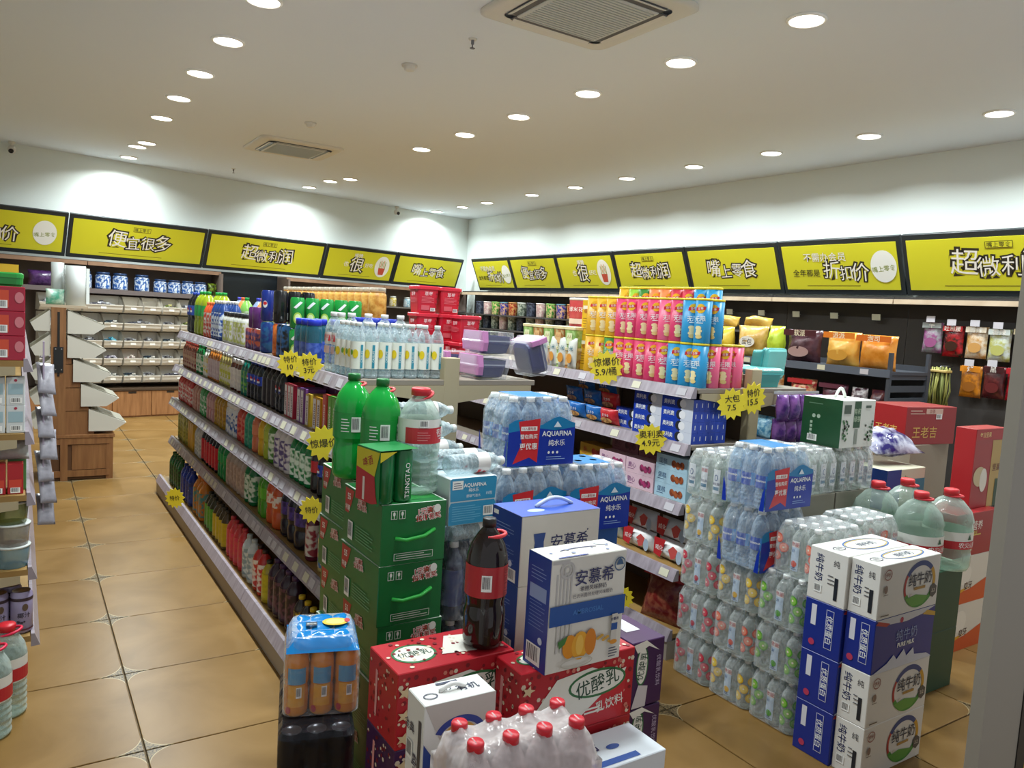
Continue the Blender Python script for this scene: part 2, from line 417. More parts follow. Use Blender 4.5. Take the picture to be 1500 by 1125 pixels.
# ------------------------------------------------------------------ header signs
SIGN_TILT = math.atan2(.2, .49); SIGN_H = .53
def outlined(p, s, cx, cy, size, hi=None, thick=.045):
    """chunky white brush characters with a dark edge, each set a little off the line"""
    n = len(s); x = cx - size * .5 * (n - 1) * .95
    for i, ch in enumerate(s):
        k = size * (1.22 if (i == 0 or i == n - 1) else .95); dy = (.12, -.1, -.06, .05)[i % 4] * size; xx = x + i * size * .95
        p.text(ch, xx, cy + dy, k, mat('#2a261c'), thick + .028, (-4, 3, -2, 4)[i % 4])
    for i, ch in enumerate(s):
        k = size * (1.22 if (i == 0 or i == n - 1) else .95); dy = (.12, -.1, -.06, .05)[i % 4] * size; xx = x + i * size * .95
        p.text(ch, xx, cy + dy, k, mat('#e9e4dc'), .0, (-4, 3, -2, 4)[i % 4])
def sign(loc, rz, w, kind, label):
    e = empty('header_sign', loc); e.rotation_euler = (SIGN_TILT, 0, rz); tag(e, label, 'sign', 'yellow header signs')
    obj('sign_frame', box_me(w - .012, .035, SIGN_H, .004), mat('#1e2529', .45), e)
    pw = w - .09
    obj('sign_panel', box_me(pw, .008, SIGN_H - .1), mat('#cfc92c', .38), e, (0, -.0185, .05))
    p = Print(); cy = SIGN_H / 2; dk = mat('#33301c'); small = mat('#8a801c')
    p.lines(-pw * .3, pw * .3, .085, 1, .01, small, .007)
    if kind in ('便宜很多', '超微利润', '嘴上零食'):
        size = .185 if w > 1.5 else .165
        outlined(p, kind, 0, cy - .0, size)
        if kind != '嘴上零食':
            p.rect(0, cy + .155, .2, .055, mat('#5a5218')); p.rect(0, cy + .155, .19, .045, mat('#cfc92c')); p.text('嘴上零食', 0, cy + .155, .044, dk, .02)
    elif kind == '价':
        outlined(p, '折扣价', .08 * w - .02, cy - .04, .15); p.text('全年都是', -.27 * w, cy - .05, .075, dk, .02); p.text('不需办会员', -.1 * w, cy + .1, .09, mat('#2a261c'), .045); p.text('不需办会员', -.1 * w, cy + .1, .09, mat('#e9e4dc'), .005)
        p.ell(.36 * w, cy, .12, .145, mat('#e6e6e0'), 30); p.text('嘴上零食', .36 * w, cy - .02, .055, mat('#7c8a20'), .03, 6)
    else:
        outlined(p, '很', -.05 * w, cy - .03, .2); p.text('嘴馋', -.05 * w, cy + .14, .075, mat('#e9e4dc'), .02); p.text('也', -.2 * w, cy - .0, .09, mat('#e9e4dc'), .02); p.text('好吃', .12 * w, cy - .0, .075, mat('#e9e4dc'), .02)
        c = .31 * w; p.ell(c, cy, .13, .17, mat('#e6e4da'), 30); p.poly([(c - .06, cy - .02), (c + .06, cy - .02), (c + .045, cy - .13), (c - .045, cy - .13)], mat('#c2503c'))
        for k in range(5): p.rect(c - .05 + .025 * k, cy + .03 + .02 * (k % 2), .012, .11, mat('#c8883c' if k % 2 else '#8f9a3c'))
    p.done('lettering', e, (0, -.0225, 0), (R(90), 0, 0))
def build_signs():
    ks = ['价', '便宜很多', '很', '超微利润', '嘴上零食', '价', '超微利润']
    ys = [11.03, 9.9, 8.7, 7.48, 6.24, 4.99, 3.74, 2.2]
    ln = ['reading about year-round discount prices, first on the right wall from the corner', 'reading very cheap, second on the right wall from the corner', 'with a round snack picture, third on the right wall from the corner',
          'reading super small profit, fourth on the right wall from the corner', 'with the big shop name, fifth on the right wall from the corner', 'with a white round badge, sixth on the right wall from the corner', 'reading super small profit, cut by the right edge of the picture']
    for i, k in enumerate(ks):
        a, b = ys[i], ys[i + 1]; sign((XR - .1, (a + b) / 2, 1.89), R(-90), a - b, k, 'yellow sign ' + ln[i])
    ss = [7.85, 6.2, 4.6, 2.88, 1.64, .31]; kb = ['价', '便宜很多', '超微利润', '很', '嘴上零食']
    lb = ['with a white round badge, cut by the left edge of the picture', 'reading very cheap above the candy bins', 'reading super small profit above the black gap in the back wall shelving', 'with a round snack picture on the back wall', 'with the big shop name beside the corner on the back wall']
    for i, k in enumerate(kb):
        a, b = ss[i], ss[i + 1]; sign(bw((a + b) / 2, .1, 1.89), TH, a - b, k, 'yellow sign ' + lb[i])
build_signs()

# ------------------------------------------------------------------ wall shelving
WOOD = grain('#8a5c34', '#a9774a', 4, .5, (12, 12, 1), name='wood_veneer'); DRK = mat('#37322f', .6); BRN = mat('#6e6058', .6); LIP = grain('#b09a80', '#cbb9a0', 5, .5, name='pale_lip')
def build_wall_units():
    e = tag(empty('wall_shelving', (XR, 0, 0)), 'long dark shelving with a pale top lip along the right wall', 'shelving')
    for a, b in ((2.3, 3.75), (3.75, 5.0), (5.0, 6.25), (6.25, 7.5), (7.5, 8.75), (8.75, 10.0), (10.0, 11.3)):
        obj('back_panel', box_me(.03, b - a - .004, 1.86), DRK, e, (-.03, (a + b) / 2, 0))
        obj('canopy', box_me(.24, b - a - .004, .02), mat('#2a2726', .6), e, (-.165, (a + b) / 2, 1.84))
        obj('canopy_lip', box_me(.02, b - a - .01, .04), LIP, e, (-.29, (a + b) / 2, 1.80))
        obj('plinth', box_me(.45, b - a - .004, .12), DRK, e, (-.27, (a + b) / 2, 0))
    for a, b in ((5.0, 6.25), (6.25, 7.5), (7.5, 8.75), (8.75, 10.0), (10.0, 11.3)):
        for z in (.45, .75, 1.05, 1.28, 1.5):
            obj('shelf_board', box_me(.38, b - a - .01, .02), mat('#4a4644', .5), e, (-.235, (a + b) / 2, z - .02))
    for s0, s1, nm, lab in ((7.6, 4.42, 0, 'brown shelving unit holding rows of loose candy bins'), (3.5, .25, 1, 'grey brown shelving unit on the back wall beside the corner')):
        w = s0 - s1; c = (s0 + s1) / 2
        e = empty('wall_shelving', bw(c, 0, 0), TH); tag(e, lab, 'shelving')
        obj('back_panel', box_me(w, .03, 1.86), BRN, e, (0, -.03, 0))
        for k in (-1, 1): obj('side_panel', box_me(.03, .34, 1.82), BRN, e, (k * (w / 2 - .015), -.2, 0))
        for k in range(2):
            obj('canopy', box_me(w / 2 - .004, .26, .02), BRN, e, ((k - .5) * w / 2, -.16, 1.82)); obj('canopy_lip', box_me(w / 2 - .008, .02, .045), grain('#7c5c46', '#98785e', 5, .5), e, ((k - .5) * w / 2, -.3, 1.80))
        if nm == 0:
            obj('shelf_board', box_me(w - .06, .36, .03), mat('#574c48', .5), e, (0, -.2, 1.49)); obj('shelf_lip', box_me(w - .06, .012, .055), mat('#6d6362', .5), e, (0, -.386, 1.475))
            obj('cabinet_body', box_me(w - .06, .46, .33), WOOD, e, (0, -.28, 0)); obj('cabinet_top', box_me(w - .06, .5, .025), mat('#4a3828', .5), e, (0, -.29, .33))
            n = 7
            for i in range(n):
                d = obj('cabinet_door', box_me((w - .06) / n - .008, .018, .3, .003), WOOD, e, (-(w - .06) / 2 + (w - .06) / n * (i + .5), -.52, .018)); obj('finger_notch', box_me(.09, .004, .025), mat('#241a12'), d, (0, -.0085, .274))
        else:
            for z in (.4, .7, 1.0, 1.3, 1.53): obj('shelf_board', box_me(w - .06, .34, .02), mat('#6f6a66', .5), e, (0, -.2, z - .02))
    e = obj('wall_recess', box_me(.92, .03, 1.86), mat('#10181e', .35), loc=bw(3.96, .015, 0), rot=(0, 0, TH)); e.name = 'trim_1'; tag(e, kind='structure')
build_wall_units()
def build_bins():
    def bin_me(w):
        w -= .022; g = w / 2
        pr = [(-.2, .0), (-.34, .0), (-.385, .012), (-.405, .04), (-.412, .09)]; n = len(pr); v = []
        back = [(-.235, .196), (-.3, .19)]
        for x in (-g, g): v += [(x, y, z) for y, z in pr + [back[1], back[0]]]
        m = n + 2; f = [(i, i + 1, m + i + 1, m + i) for i in range(n - 1)] + [(n + 1, 0, m, m + n + 1), tuple(range(m - 1, -1, -1)), tuple(range(m, 2 * m))]
        k = len(v); v += [(-g - .003, -.418, .082), (g + .003, -.418, .082), (g + .003, -.418, .096), (-g - .003, -.418, .096), (-g - .003, -.406, .082), (g + .003, -.406, .082), (g + .003, -.406, .096), (-g - .003, -.406, .096)]
        f += [tuple(k + j for j in q) for q in ((0, 1, 2, 3), (5, 4, 7, 6), (3, 2, 6, 7), (1, 0, 4, 5), (0, 3, 7, 4), (1, 5, 6, 2))]
        return mesh(('bin', w), v, f)
    b1, b2 = bin_me(.222), bin_me(.444); pm = mat('#d4cec2', .4); rng = random.Random(5)
    def candy(w, cols, seed):
        q = random.Random(seed); v, f, mi = [], [], []
        cube = [(0, 1, 3, 2), (4, 6, 7, 5), (0, 4, 5, 1), (2, 3, 7, 6), (0, 2, 6, 4), (1, 5, 7, 3)]
        for i in range(int(230 * w)):
            c = Vector((q.uniform(-w / 2 + .035, w / 2 - .035), q.uniform(-.375, -.25), 0)); c.z = .03 + q.random() * .085 * (1.2 - abs(c.x) / w * 1.6)
            rot = Matrix.Rotation(q.uniform(0, 3), 3, 'Z') @ Matrix.Rotation(q.uniform(-.5, .5), 3, 'X'); k = len(v)
            for a in (-1, 1):
                for b in (-1, 1):
                    for d in (-1, 1): v.append(c + rot @ Vector((a * .02, b * .009, d * .007)))
            f += [tuple(k + j for j in t) for t in cube]; mi += [i % len(cols)] * 6
        return mesh(None, v, f, mi=mi, nm=len(cols)), [mat(h, .3) for h in cols]
    pal = [('#d8d8d6', '#5a5a66', '#b0b0b8'), ('#e8e4dc', '#3a4a5a', '#9aa'.replace('#9aa', '#99aaaa')), ('#d23838', '#f0e8e0', '#b03030'), ('#2a90b8', '#80d0e0', '#e0f0f4'), ('#c8c080', '#e8e8d8', '#6a7a3a'), ('#b0a8c0', '#e4e0ea', '#58506a'), ('#d89090', '#f4e4e0', '#8a3a44'), ('#34343c', '#c8c8cc', '#77777d')]
    cm = [candy(.21, p, i) for i, p in enumerate(pal)]; cw = candy(.43, pal[0], 77)
    NTH = ('first', 'second', 'third', 'fourth', 'fifth', 'sixth', 'seventh', 'eighth', 'ninth')
    rown = ['top', 'second', 'third', 'fourth', 'bottom']
    for r in range(5):
        z = 1.255 - .212 * r; c = 0
        while c < 9:
            wide = (r, c) in ((0, 2), (1, 4), (4, 6)); s = 6.43 - .222 * c - (.111 if wide else 0)
            place = '%s row, %s from the left' % (rown[r], NTH[c])
            o = obj('candy_bin', b2 if wide else b1, pm, loc=bw(s, .05, z), rot=(0, 0, TH)); tag(o, '%spale candy bin in the wall rack, %s' % ('double-width ' if wide else '', place), 'bin', 'candy bins in the wall rack')
            obj('price_card', box_me(.06, .004, .028), mat('#eeeae0'), o, (0, -.414, .045), (R(-8), 0, 0))
            if not ((r, c) in ((0, 4), (0, 5))):
                if wide: me, ms = cw
                else: me, ms = cm[3] if (r, c) == (2, 3) else cm[2] if (r, c) in ((3, 4), (4, 2)) else cm[rng.choice((0, 1, 4, 5, 7))]
                k = obj('wrapped_candies', me, None, loc=bw(s, .05, z + .003), rot=(0, 0, TH), mats=ms); tag(k, 'loose wrapped candies in the bin, %s' % place, 'candy', 'loose candies in the bins', 'stuff')
            c += 2 if wide else 1
build_bins()

# ------------------------------------------------------------------ gondola shelving
RAILM = grain('#8a8088', '#a59ba4', 9, .3, (1, 6, 1), name='price_rail_plastic'); SHELFM = mat('#8a7f72', .45); BEIGE = mat('#a89a7c', .5); TRAY = grain('#8a6a38', '#a5844c', 3, .5, name='tan_shelf')
TAGS = [mat('#bcb8be', .4), mat('#ccc8b0', .4), mat('#aaa6ac', .4)]
def gondola(label, xs, fronts, base, y0, y1, side, bays, zs, tag_n):
    """fronts: x of each shelf edge, top shelf first; side -1: the dressed face looks to -x"""
    e = tag(empty('gondola_shelf', (xs, y0, 0)), label, 'shelf')
    L = y1 - y0; X = lambda x: x - xs; rng = random.Random(int(xs * 10))
    obj('back_panel', box_me(.03, L, zs[0] + .04), mat('#5d4c3c', .6), e, (0, L / 2, .02))
    for y in [b - y0 for b in bays]:
        obj('upright', box_me(.07, .045, zs[0] + .09, .003), BEIGE, e, (0, min(max(y, .022), L - .022), 0))
    for k in (-1, 1):
        bx = base if k == side else 2 * xs - base
        for a, b in zip(bays, bays[1:]):
            ym = (a + b) / 2 - y0; l = b - a - .004
            obj('base_plinth', box_me(abs(X(bx)) + .03, l, .086), mat('#9a9288', .5), e, (X(bx) / 2 + k * .015, ym, 0))
            obj('base_deck', box_me(abs(X(bx)), l, .02), TRAY, e, (X(bx) / 2, ym, .097))
            if k == side:
                o = obj('price_rail', prism_me([(0, 0), (-.036, 0), (-.034, .004), (-.014, .05), (0, .05)] if k < 0 else [(0, 0), (0, .05), (.014, .05), (.034, .004), (.036, 0)], l), RAILM, e, (X(bx), a - y0 + .002, .087))
    zlist = list(zip(zs, fronts))
    for t, (z, fx) in enumerate(zlist):
        for k in (-1, 1):
            if k != side and t > 0: continue
            x = fx if k == side else 2 * xs - fx
            for a, b in zip(bays, bays[1:]):
                ym = (a + b) / 2 - y0; l = b - a - .004
                obj('shelf_board', box_me(abs(X(x)) - .02, l, .022, .002), TRAY if t == len(zlist) - 1 else SHELFM, e, (X(x) / 2, ym, z - .022))
                for q in (0, 1): obj('shelf_bracket', prism_me([(0, 0), (k * (abs(X(x)) - .03), 0), (k * (abs(X(x)) - .03), -.025), (0, -.075)][::k], .012), BEIGE, e, (0, (a if q == 0 else b - .012) - y0, z - .022))
                if k != side: continue
                r = obj('price_rail', prism_me([(0, 0), (-.036, 0), (-.034, .004), (-.014, .05), (0, .05)] if k < 0 else [(0, 0), (0, .05), (.014, .05), (.034, .004), (.036, 0)], l), RAILM, e, (X(x), a - y0 + .002, z - .045))
                yy = .04
                while yy < l - .06:
                    obj('price_tag', box_me(.003, .055, .034), rng.choice(TAGS), r, (k * .0325, yy + .028, .009), (0, -k * R(23.5), 0))
                    yy += rng.choice((.075, .09, .14) if tag_n > 1 else (.3, .42))
    return e
BAY1 = (2.72, 3.63, 4.59, 5.55, 6.3); Z1 = (1.24, .985, .73, .43)
gondola('long drinks shelf in the middle of the shop with rows of bottles', 1.48, (1.06, 1.03, 1.01, 1.01), .93, 2.72, 6.3, -1, BAY1, Z1, 2)
BAY2 = (2.38, 3.33, 4.28, 5.23, 6.18); Z2 = (1.24, .985, .715, .41)
gondola('snack shelf right of the drinks shelf with chip canisters on top', 2.92, (2.53, 2.52, 2.51, 2.51), 2.5, 2.38, 6.18, -1, BAY2, Z2, 1)

# ------------------------------------------------------------------ goods: shapes
PROF = {
 'pet': [(0, .012), (.55, .012), (.8, 0), (.97, .03), (1, .08), (1, .33), (.93, .37), (.93, .4), (1, .44), (1, .68), (.93, .76), (.62, .86), (.38, .91), (.38, .955), (0, .955)],
 'big': [(0, .012), (.5, .012), (.7, 0), (.95, .03), (1, .07), (1, .28), (.93, .33), (.93, .37), (1, .42), (1, .66), (.95, .73), (.8, .81), (.52, .885), (.29, .93), (.29, .96), (0, .96)],
 'jar': [(0, .01), (.85, 0), (1, .04), (1, .74), (.92, .82), (.8, .86), (.8, .9), (0, .9)],
 'tub': [(0, .0), (.84, 0), (.87, .02), (.98, .9), (.98, .92), (0, .92)],
 'can': [(0, .012), (.72, 0), (.8, .012), (1, .055), (1, .92), (.88, .965), (.88, .985), (.84, .985), (.82, .965), (0, .965)],
 'tube': [(0, .0), (.97, 0), (1, .01), (1, .955), (0, .955)],
 'water': [(0, .015), (.6, .015), (.82, 0), (1, .03)] + [(q, z) for i in range(5) for q, z in ((1, .055 + i * .07), (.94, .078 + i * .07), (.94, .09 + i * .07), (1, .113 + i * .07))] + [(1, .43), (1, .68), (.9, .77), (.6, .87), (.36, .92), (.36, .955), (0, .955)],
}
CAPR = {'pet': .42, 'big': .33, 'jar': .88, 'tub': 1.02, 'water': .46, 'tube': 1.03}
CAPZ = {'pet': (.925, 1.0), 'big': (.935, 1.0), 'jar': (.87, 1.0), 'tub': (.9, .985), 'water': (.93, 1.0), 'tube': (.95, 1.0)}
def shape_me(kind, h, r, seg=14): return lathe_me([(a * r, b * h) for a, b in PROF[kind]], seg)
def cap_me(kind, h, r, seg=14):
    cr, (a, b) = CAPR[kind] * r, CAPZ[kind]
    return lathe_me([(0, a * h), (cr, a * h), (cr, (b - .012) * h), (cr * .92, b * h), (0, b * h)], seg)
def band_me(h, r, a, b, seg=14, lift=.0008): return lathe_me([(r + lift, a * h), (r + lift, b * h)], seg)
def colour(c, rough=.22):
    if c is None or not isinstance(c, str): return c
    if ',' in c:
        a, b = c.split(','); return grain(a, b, 38, .3, sharp=.8, detail=1.5, name='busy_print')
    return mat(c, rough)
CLR = clear('#f4f8f8', .16, '#dfe8ea'); CLRW = clear('#e8f1f3', .2, '#dbe6ea', bump=.5, bscale=55, name='rippled_clear_plastic')
CAN_TOP = mat('#b8b8b8', .3, .9)
def goods(name, kind, h, r, body, cap=None, lab=None, lz=(.44, .68), seg=14, parent=None, loc=(0, 0, 0)):
    bm = colour(body)
    o = (child(name, shape_me(kind, h, r, seg), bm, parent, loc) if parent else obj(name, shape_me(kind, h, r, seg), bm, loc=loc))
    if kind == 'can': child('can_lid', lathe_me([(r * .845, .984 * h), (r * .8, .97 * h), (0, .97 * h)], seg), CAN_TOP, o)
    elif cap is not None: child('cap' if kind not in ('tub', 'jar') else 'lid', cap_me(kind, h, r, seg), colour(cap, .4), o)
    if lab is not None: child('label_band', band_me(h, r, *lz, seg), colour(lab, .35), o)
    return o
RNG = random.Random(11)
TIERN = ('top', 'second', 'third', 'fourth', 'bottom')
def spread(o, pts, label, cat, group):
    """the thing itself goes to the first place, copies to the others"""
    tag(o, label, cat, group); out = []
    for i, (x, y, z, rz) in enumerate(pts):
        c = o if i == 0 else clone(o, (x, y, z)); c.location = (x, y, z); c.rotation_euler = (0, 0, rz); out.append(c)
    return out
def line_y(x, y0, y1, z, pitch, rows=1, dx=None):
    n = max(1, int((y1 - y0) / pitch + .35)); st = (y1 - y0) / n; pts = []
    for k in range(rows):
        for i in range(n): pts.append((x + k * (dx or pitch) + RNG.uniform(-.003, .003), y0 + st * (i + .5), z, RNG.uniform(-.25, .25) - 1.57))
    return pts

# ------------------------------------------------------------------ drinks shelf
def drinks():
    T = {1: (1.075, 1.2405), 2: (1.045, .9855), 3: (1.025, .7305), 4: (1.025, .4305), 5: (.955, .1175)}
    rows = [
     # tier, y0, y1, kind, h, r, body, cap, label, rows, words
     (1, 6.0, 6.24, 'big', .30, .052, '#15181c', '#2a48b0', '#2a50b0', 1, 'dark cola bottle with blue band at the far end'),
     (1, 5.62, 5.97, 'big', .31, .052, '#8a9a1e', '#1f9a44', '#1f9a44', 2, 'yellow green soda bottle with green band'),
     (1, 5.38, 5.6, 'pet', .24, .034, '#c8502c', '#e87840', '#d8d0c8,#c03a2a', 2, 'orange red bottle with orange cap'),
     (1, 5.08, 5.36, 'pet', .255, .034, '#24407c', '#e8e4dc', '#1f4fa8,#d8e4f0', 2, 'blue sports drink bottle with white cap'),
     (1, 4.5, 5.04, 'jar', .19, .042, '#dfe2da', '#25272a', '#e8e8e2,#b8c060', 1, 'white milk drink bottle with black lid and lemon picture'),
     (1, 4.19, 4.46, 'can', .118, .031, '#d86848,#5a3a6a', None, None, 1, 'short pink and green drink can'),
     (2, 5.68, 6.16, 'pet', .19, .031, '#8a4434', '#b03a30', '#8a2420,#c8a080', 1, 'red brown tea bottle'),
     (2, 5.46, 5.66, 'pet', .195, .031, '#1c7a3c', '#1c7a3c', '#2a9a50,#e0e8d8', 1, 'green soda bottle with green cap'),
     (2, 5.28, 5.45, 'pet', .18, .031, '#d8dccc', '#b8c4c4', '#e8d040,#e8e8e0', 1, 'pale bottle with yellow fruit label'),
     (2, 4.95, 5.27, 'pet', .195, .031, '#c87a30', '#d8b890', '#d8c4c4,#c8b0b4', 1, 'orange tea bottle with pale pink label'),
     (2, 4.66, 4.94, 'pet', .195, .029, '#a89a5c', '#e0e0dc', '#e8e4d0,#c8c83c', 2, 'slim bottle with white and yellow label'),
     (2, 4.4, 4.65, 'jar', .185, .036, '#5c2a1c', '#d8d4d0', '#e8e0d4,#d8d0c8', 1, 'brown jar bottle with red pepper on a white label'),
     (2, 4.26, 4.39, 'pet', .2, .033, '#136a5c', '#136a5c', '#7ac040,#1c7a5c', 1, 'teal bottle with lime splash label'),
     (2, 3.98, 4.25, 'pet', .2, .033, '#0e1216', '#22408c', '#2242b8', 1, 'dark cola bottle with bright blue band'),
     (2, 3.72, 3.97, 'pet', .205, .036, '#15110f', '#20201c', '#20181a,#2c2422', 1, 'black cola bottle with plain dark label'),
     (2, 3.58, 3.71, 'pet', .205, .034, '#101216', '#a8c030', '#181a20', 1, 'black cola bottle with red and blue round mark'),
     (3, 5.68, 6.2, 'pet', .2, .036, '#c83a34', '#d86a48', '#e8e0d8,#c8443c', 1, 'red fruit drink with white printed label'),
     (3, 5.42, 5.66, 'pet', .19, .036, '#c8907c', '#c08070', '#cc9a84,#b87c6c', 1, 'beige pink milk tea bottle'),
     (3, 5.2, 5.41, 'pet', .2, .033, '#3c9a4c', '#2c8a40', '#e0e8e0,#3ca050', 1, 'green and white soda bottle'),
     (3, 4.98, 5.19, 'pet', .2, .033, '#c08a88', '#b87070', '#c89c98', 1, 'dusty pink drink bottle'),
     (3, 4.68, 4.96, 'pet', .2, .034, '#b88c20', '#c09828', '#c8a02c,#a87c1c', 1, 'golden yellow juice bottle'),
     (3, 4.4, 4.66, 'jar', .18, .042, '#e0e4e4', '#e8e8e8', '#3a6ab0,#e8ecec', 1, 'white yogurt bottle with blue sky label'),
     (3, 4.2, 4.39, 'pet', .2, .034, '#cc5040', '#d8786c', '#e08868,#cc3a34', 1, 'red and peach fruit drink bottle'),
     (3, 4.06, 4.19, 'pet', .21, .034, '#38a080', '#38a080', '#48b088,#2c8c70', 1, 'mint green tea bottle'),
     (3, 3.95, 4.05, 'pet', .21, .034, '#d87850', '#d88058', '#e08860', 1, 'salmon orange tea bottle'),
     (3, 3.84, 3.94, 'pet', .21, .034, '#d8a820', '#d0a428', '#e0b428', 1, 'yellow tea bottle'),
     (3, 3.76, 3.83, 'pet', .21, .033, '#a8b830', '#a8b838', '#b0c040', 1, 'lime green tea bottle'),
     (3, 3.66, 3.75, 'pet', .21, .034, '#4c8428', '#3c7a2c', '#508c30,#e0e8d0', 1, 'leaf green tea bottle'),
     (3, 3.4, 3.64, 'pet', .205, .035, '#d8d0cc', '#d0c8c4', '#e0d8d8,#5c4a7c', 1, 'white bottle with purple stripes'),
     (3, 3.12, 3.38, 'pet', .2, .033, '#12783c', '#14843c', '#16823c,#e0f0e0', 2, 'green bottle with white and red writing'),
     (3, 3.02, 3.11, 'pet', .2, .033, '#1a0e0c', '#c82430', '#c8202c', 1, 'cola bottle with red cap and band'),
     (3, 2.8, 3.01, 'pet', .2, .033, '#0d1014', '#2238a8', '#1f3cb4', 2, 'cola bottle with blue cap and round mark'),
     (4, 5.84, 6.2, 'can', .2, .034, '#b8b44c,#8a8a2c', None, None, 1, 'tall olive yellow can'),
     (4, 5.58, 5.82, 'can', .2, .034, '#c89c20', None, None, 1, 'tall golden can'),
     (4, 5.34, 5.56, 'pet', .21, .034, '#c8ccc8', '#d0d0cc', '#dce0dc,#b0b8b4', 1, 'pale grey yogurt bottle'),
     (4, 4.86, 5.32, 'pet', .225, .033, '#120a08', '#b8202c', '#c01c2c,#d02434', 2, 'cola bottle with red band'),
     (4, 4.62, 4.84, 'pet', .23, .036, '#128840', '#128840', '#14a04c', 1, 'bright green soda bottle'),
     (4, 4.2, 4.6, 'pet', .22, .04, '#b4a494', '#b02c2c', '#c0a898,#a89080', 1, 'pale brown milk bottle with red cap'),
     (4, 4.02, 4.18, 'pet', .23, .038, '#12703a', '#12703a', '#168044,#d8e8d8', 1, 'dark green soda bottle'),
     (4, 3.78, 3.9, 'pet', .225, .034, '#4c9a20', '#d8e0d0', '#60b428', 1, 'apple green soda bottle'),
     (4, 3.54, 3.76, 'big', .24, .042, '#c85424', '#d0602c', '#d05c28,#e8e0d4', 1, 'orange soda bottle'),
     (4, 3.2, 3.52, 'big', .25, .052, '#15101c', '#3c2468', '#33205c,#4c3488', 1, 'large dark grape soda bottle with purple band'),
     (4, 3.05, 3.14, 'pet', .225, .036, '#5c2030', '#6c2434', '#8c2838,#c8c0b8', 1, 'red berry juice bottle'),
     (4, 2.8, 2.98, 'pet', .225, .038, '#c8b074', '#e0dcd0', '#d4bc80,#3c70a8', 1, 'cream yellow grain drink bottle'),
     (5, 5.72, 6.1, 'pet', .235, .036, '#185c28', '#185c28', '#1c7030,#103c1c', 1, 'dark green plum drink bottle'),
     (5, 5.3, 5.66, 'pet', .235, .037, '#1c3494', '#1c3494', '#1a3cb0,#142a80', 1, 'royal blue drink bottle'),
     (5, 4.92, 5.2, 'pet', .25, .046, '#c87c20', '#c86c20', '#b8701c,#3c8488', 1, 'large orange juice bottle with teal band'),
     (5, 4.62, 4.84, 'pet', .22, .036, '#3c3c20', '#24241c', '#58a838,#4c9c30', 1, 'dark bottle with grass green label'),
     (5, 4.3, 4.6, 'pet', .22, .036, '#4c4020', '#2c281c', '#d0b820,#c8b01c', 1, 'dark bottle with bright yellow label'),
     (5, 3.92, 4.26, 'pet', .22, .036, '#cc4040', '#b83440', '#d85050,#d83c58', 1, 'coral red drink bottle'),
     (5, 3.72, 3.9, 'pet', .22, .036, '#c8d0d0', '#b0bcbc', '#e0e8e4,#90a8b0', 1, 'white bottle with blue leaf pattern'),
     (5, 3.54, 3.7, 'pet', .22, .036, '#b82c24', '#301c18', '#c83028,#e8e0d8', 1, 'red herbal tea bottle'),
     (5, 3.44, 3.53, 'pet', .2, .034, '#a89820', '#2c2c20', '#c8b820,#b8a81c', 1, 'squat yellow bottle'),
     (5, 3.08, 3.42, 'pet', .24, .044, '#2c1424', '#3c2050', '#5c3448,#20101c', 1, 'dark berry juice bottle with purple cap'),
     (5, 2.82, 3.04, 'pet', .2, .034, '#2c2420', '#c8a820', '#c0a428,#3c342c', 1, 'dark bottle with yellow cap at the near end')]
    for t, y0, y1, kind, h, r, body, cap, lab, nr, words in rows:
        x, z = T[t]
        lz = (.44, .68) if kind in ('pet', 'big') else (.08, .72)
        if kind == 'pet' and lab and ',' in lab: lz = (.14, .76) if lab[:7] == body else (.1, .7)
        o = goods('drink_can' if kind == 'can' else 'drink_bottle', kind, h, r, body, cap, lab, lz, 12)
        if 'round mark' in words or ('cola' in words and 'blue' in words):
            p = Print(); zc = h * .54; q = r * .55
            p.ell(0, zc, q, q, mat('#e8e8ea'), 16); p.poly([(q * math.cos(R(a)), zc + q * math.sin(R(a))) for a in range(15, 166, 15)], mat('#c8242c')); p.poly([(q * math.cos(R(a)), zc + q * math.sin(R(a))) for a in range(195, 346, 15)], mat('#1c3c9c')); p.wrap(o, r + .001, 'round_emblem')
        spread(o, line_y(x + r, y0, y1, z, 2 * r + .004, nr), '%s, %s drinks tier' % (words, TIERN[t - 1]), 'can' if kind == 'can' else 'bottle', words + 's')
    # second layer of cans and the back rows of the top tier
    z1 = 1.2405
    def top(name, kind, h, r, body, cap, lab, pts, label, cat, lz=(.44, .68), extra=None):
        o = goods(name, kind, h, r, body, cap, lab, lz, 14)
        if extra: extra(o)
        spread(o, [(x, y, z, -1.57 + RNG.uniform(-.3, .3)) for x, y, z in pts], label, cat, label.split(' on ')[0].split(' in ')[0] + 's')
    top('drink_can', 'can', .118, .031, '#5c2c68', None, None, [(1.108, 4.28, z1 + .1185), (1.108, 4.36, z1 + .1185)], 'purple drink can stacked on short cans on the top tier', 'can')
    def pbar(o):
        p = Print(); p.barcode(-.01, .035, .024, .034); p.wrap(o, .034, 'barcode')
    def logo(o):
        pbar(o); p = Print(); p.ell(.036, .09, .012, .018, mat('#d8dce0')); p.ell(.036, .095, .01, .009, RED); p.wrap(o, .034, 'round_emblem')
    cx = [1.109 + .07 * i for i in range(3)]
    top('drink_can', 'can', .165, .034, '#1c2f7c', None, None, [(x, 4.1, z1 + .1655) for x in cx], 'tall navy cola can with barcode stacked on blue cans', 'can', extra=logo)
    top('drink_can', 'can', .165, .034, '#1a1a1c', None, None, [(x, 3.87, z1 + .1655) for x in cx], 'tall black cola can with barcode stacked on orange cans', 'can', extra=pbar)
    top('drink_can', 'can', .165, .034, '#1b5f94,#1a3a80', None, None, [(x, 4.1, z1) for x in cx], 'tall teal and blue patterned can under the navy cola cans', 'can')
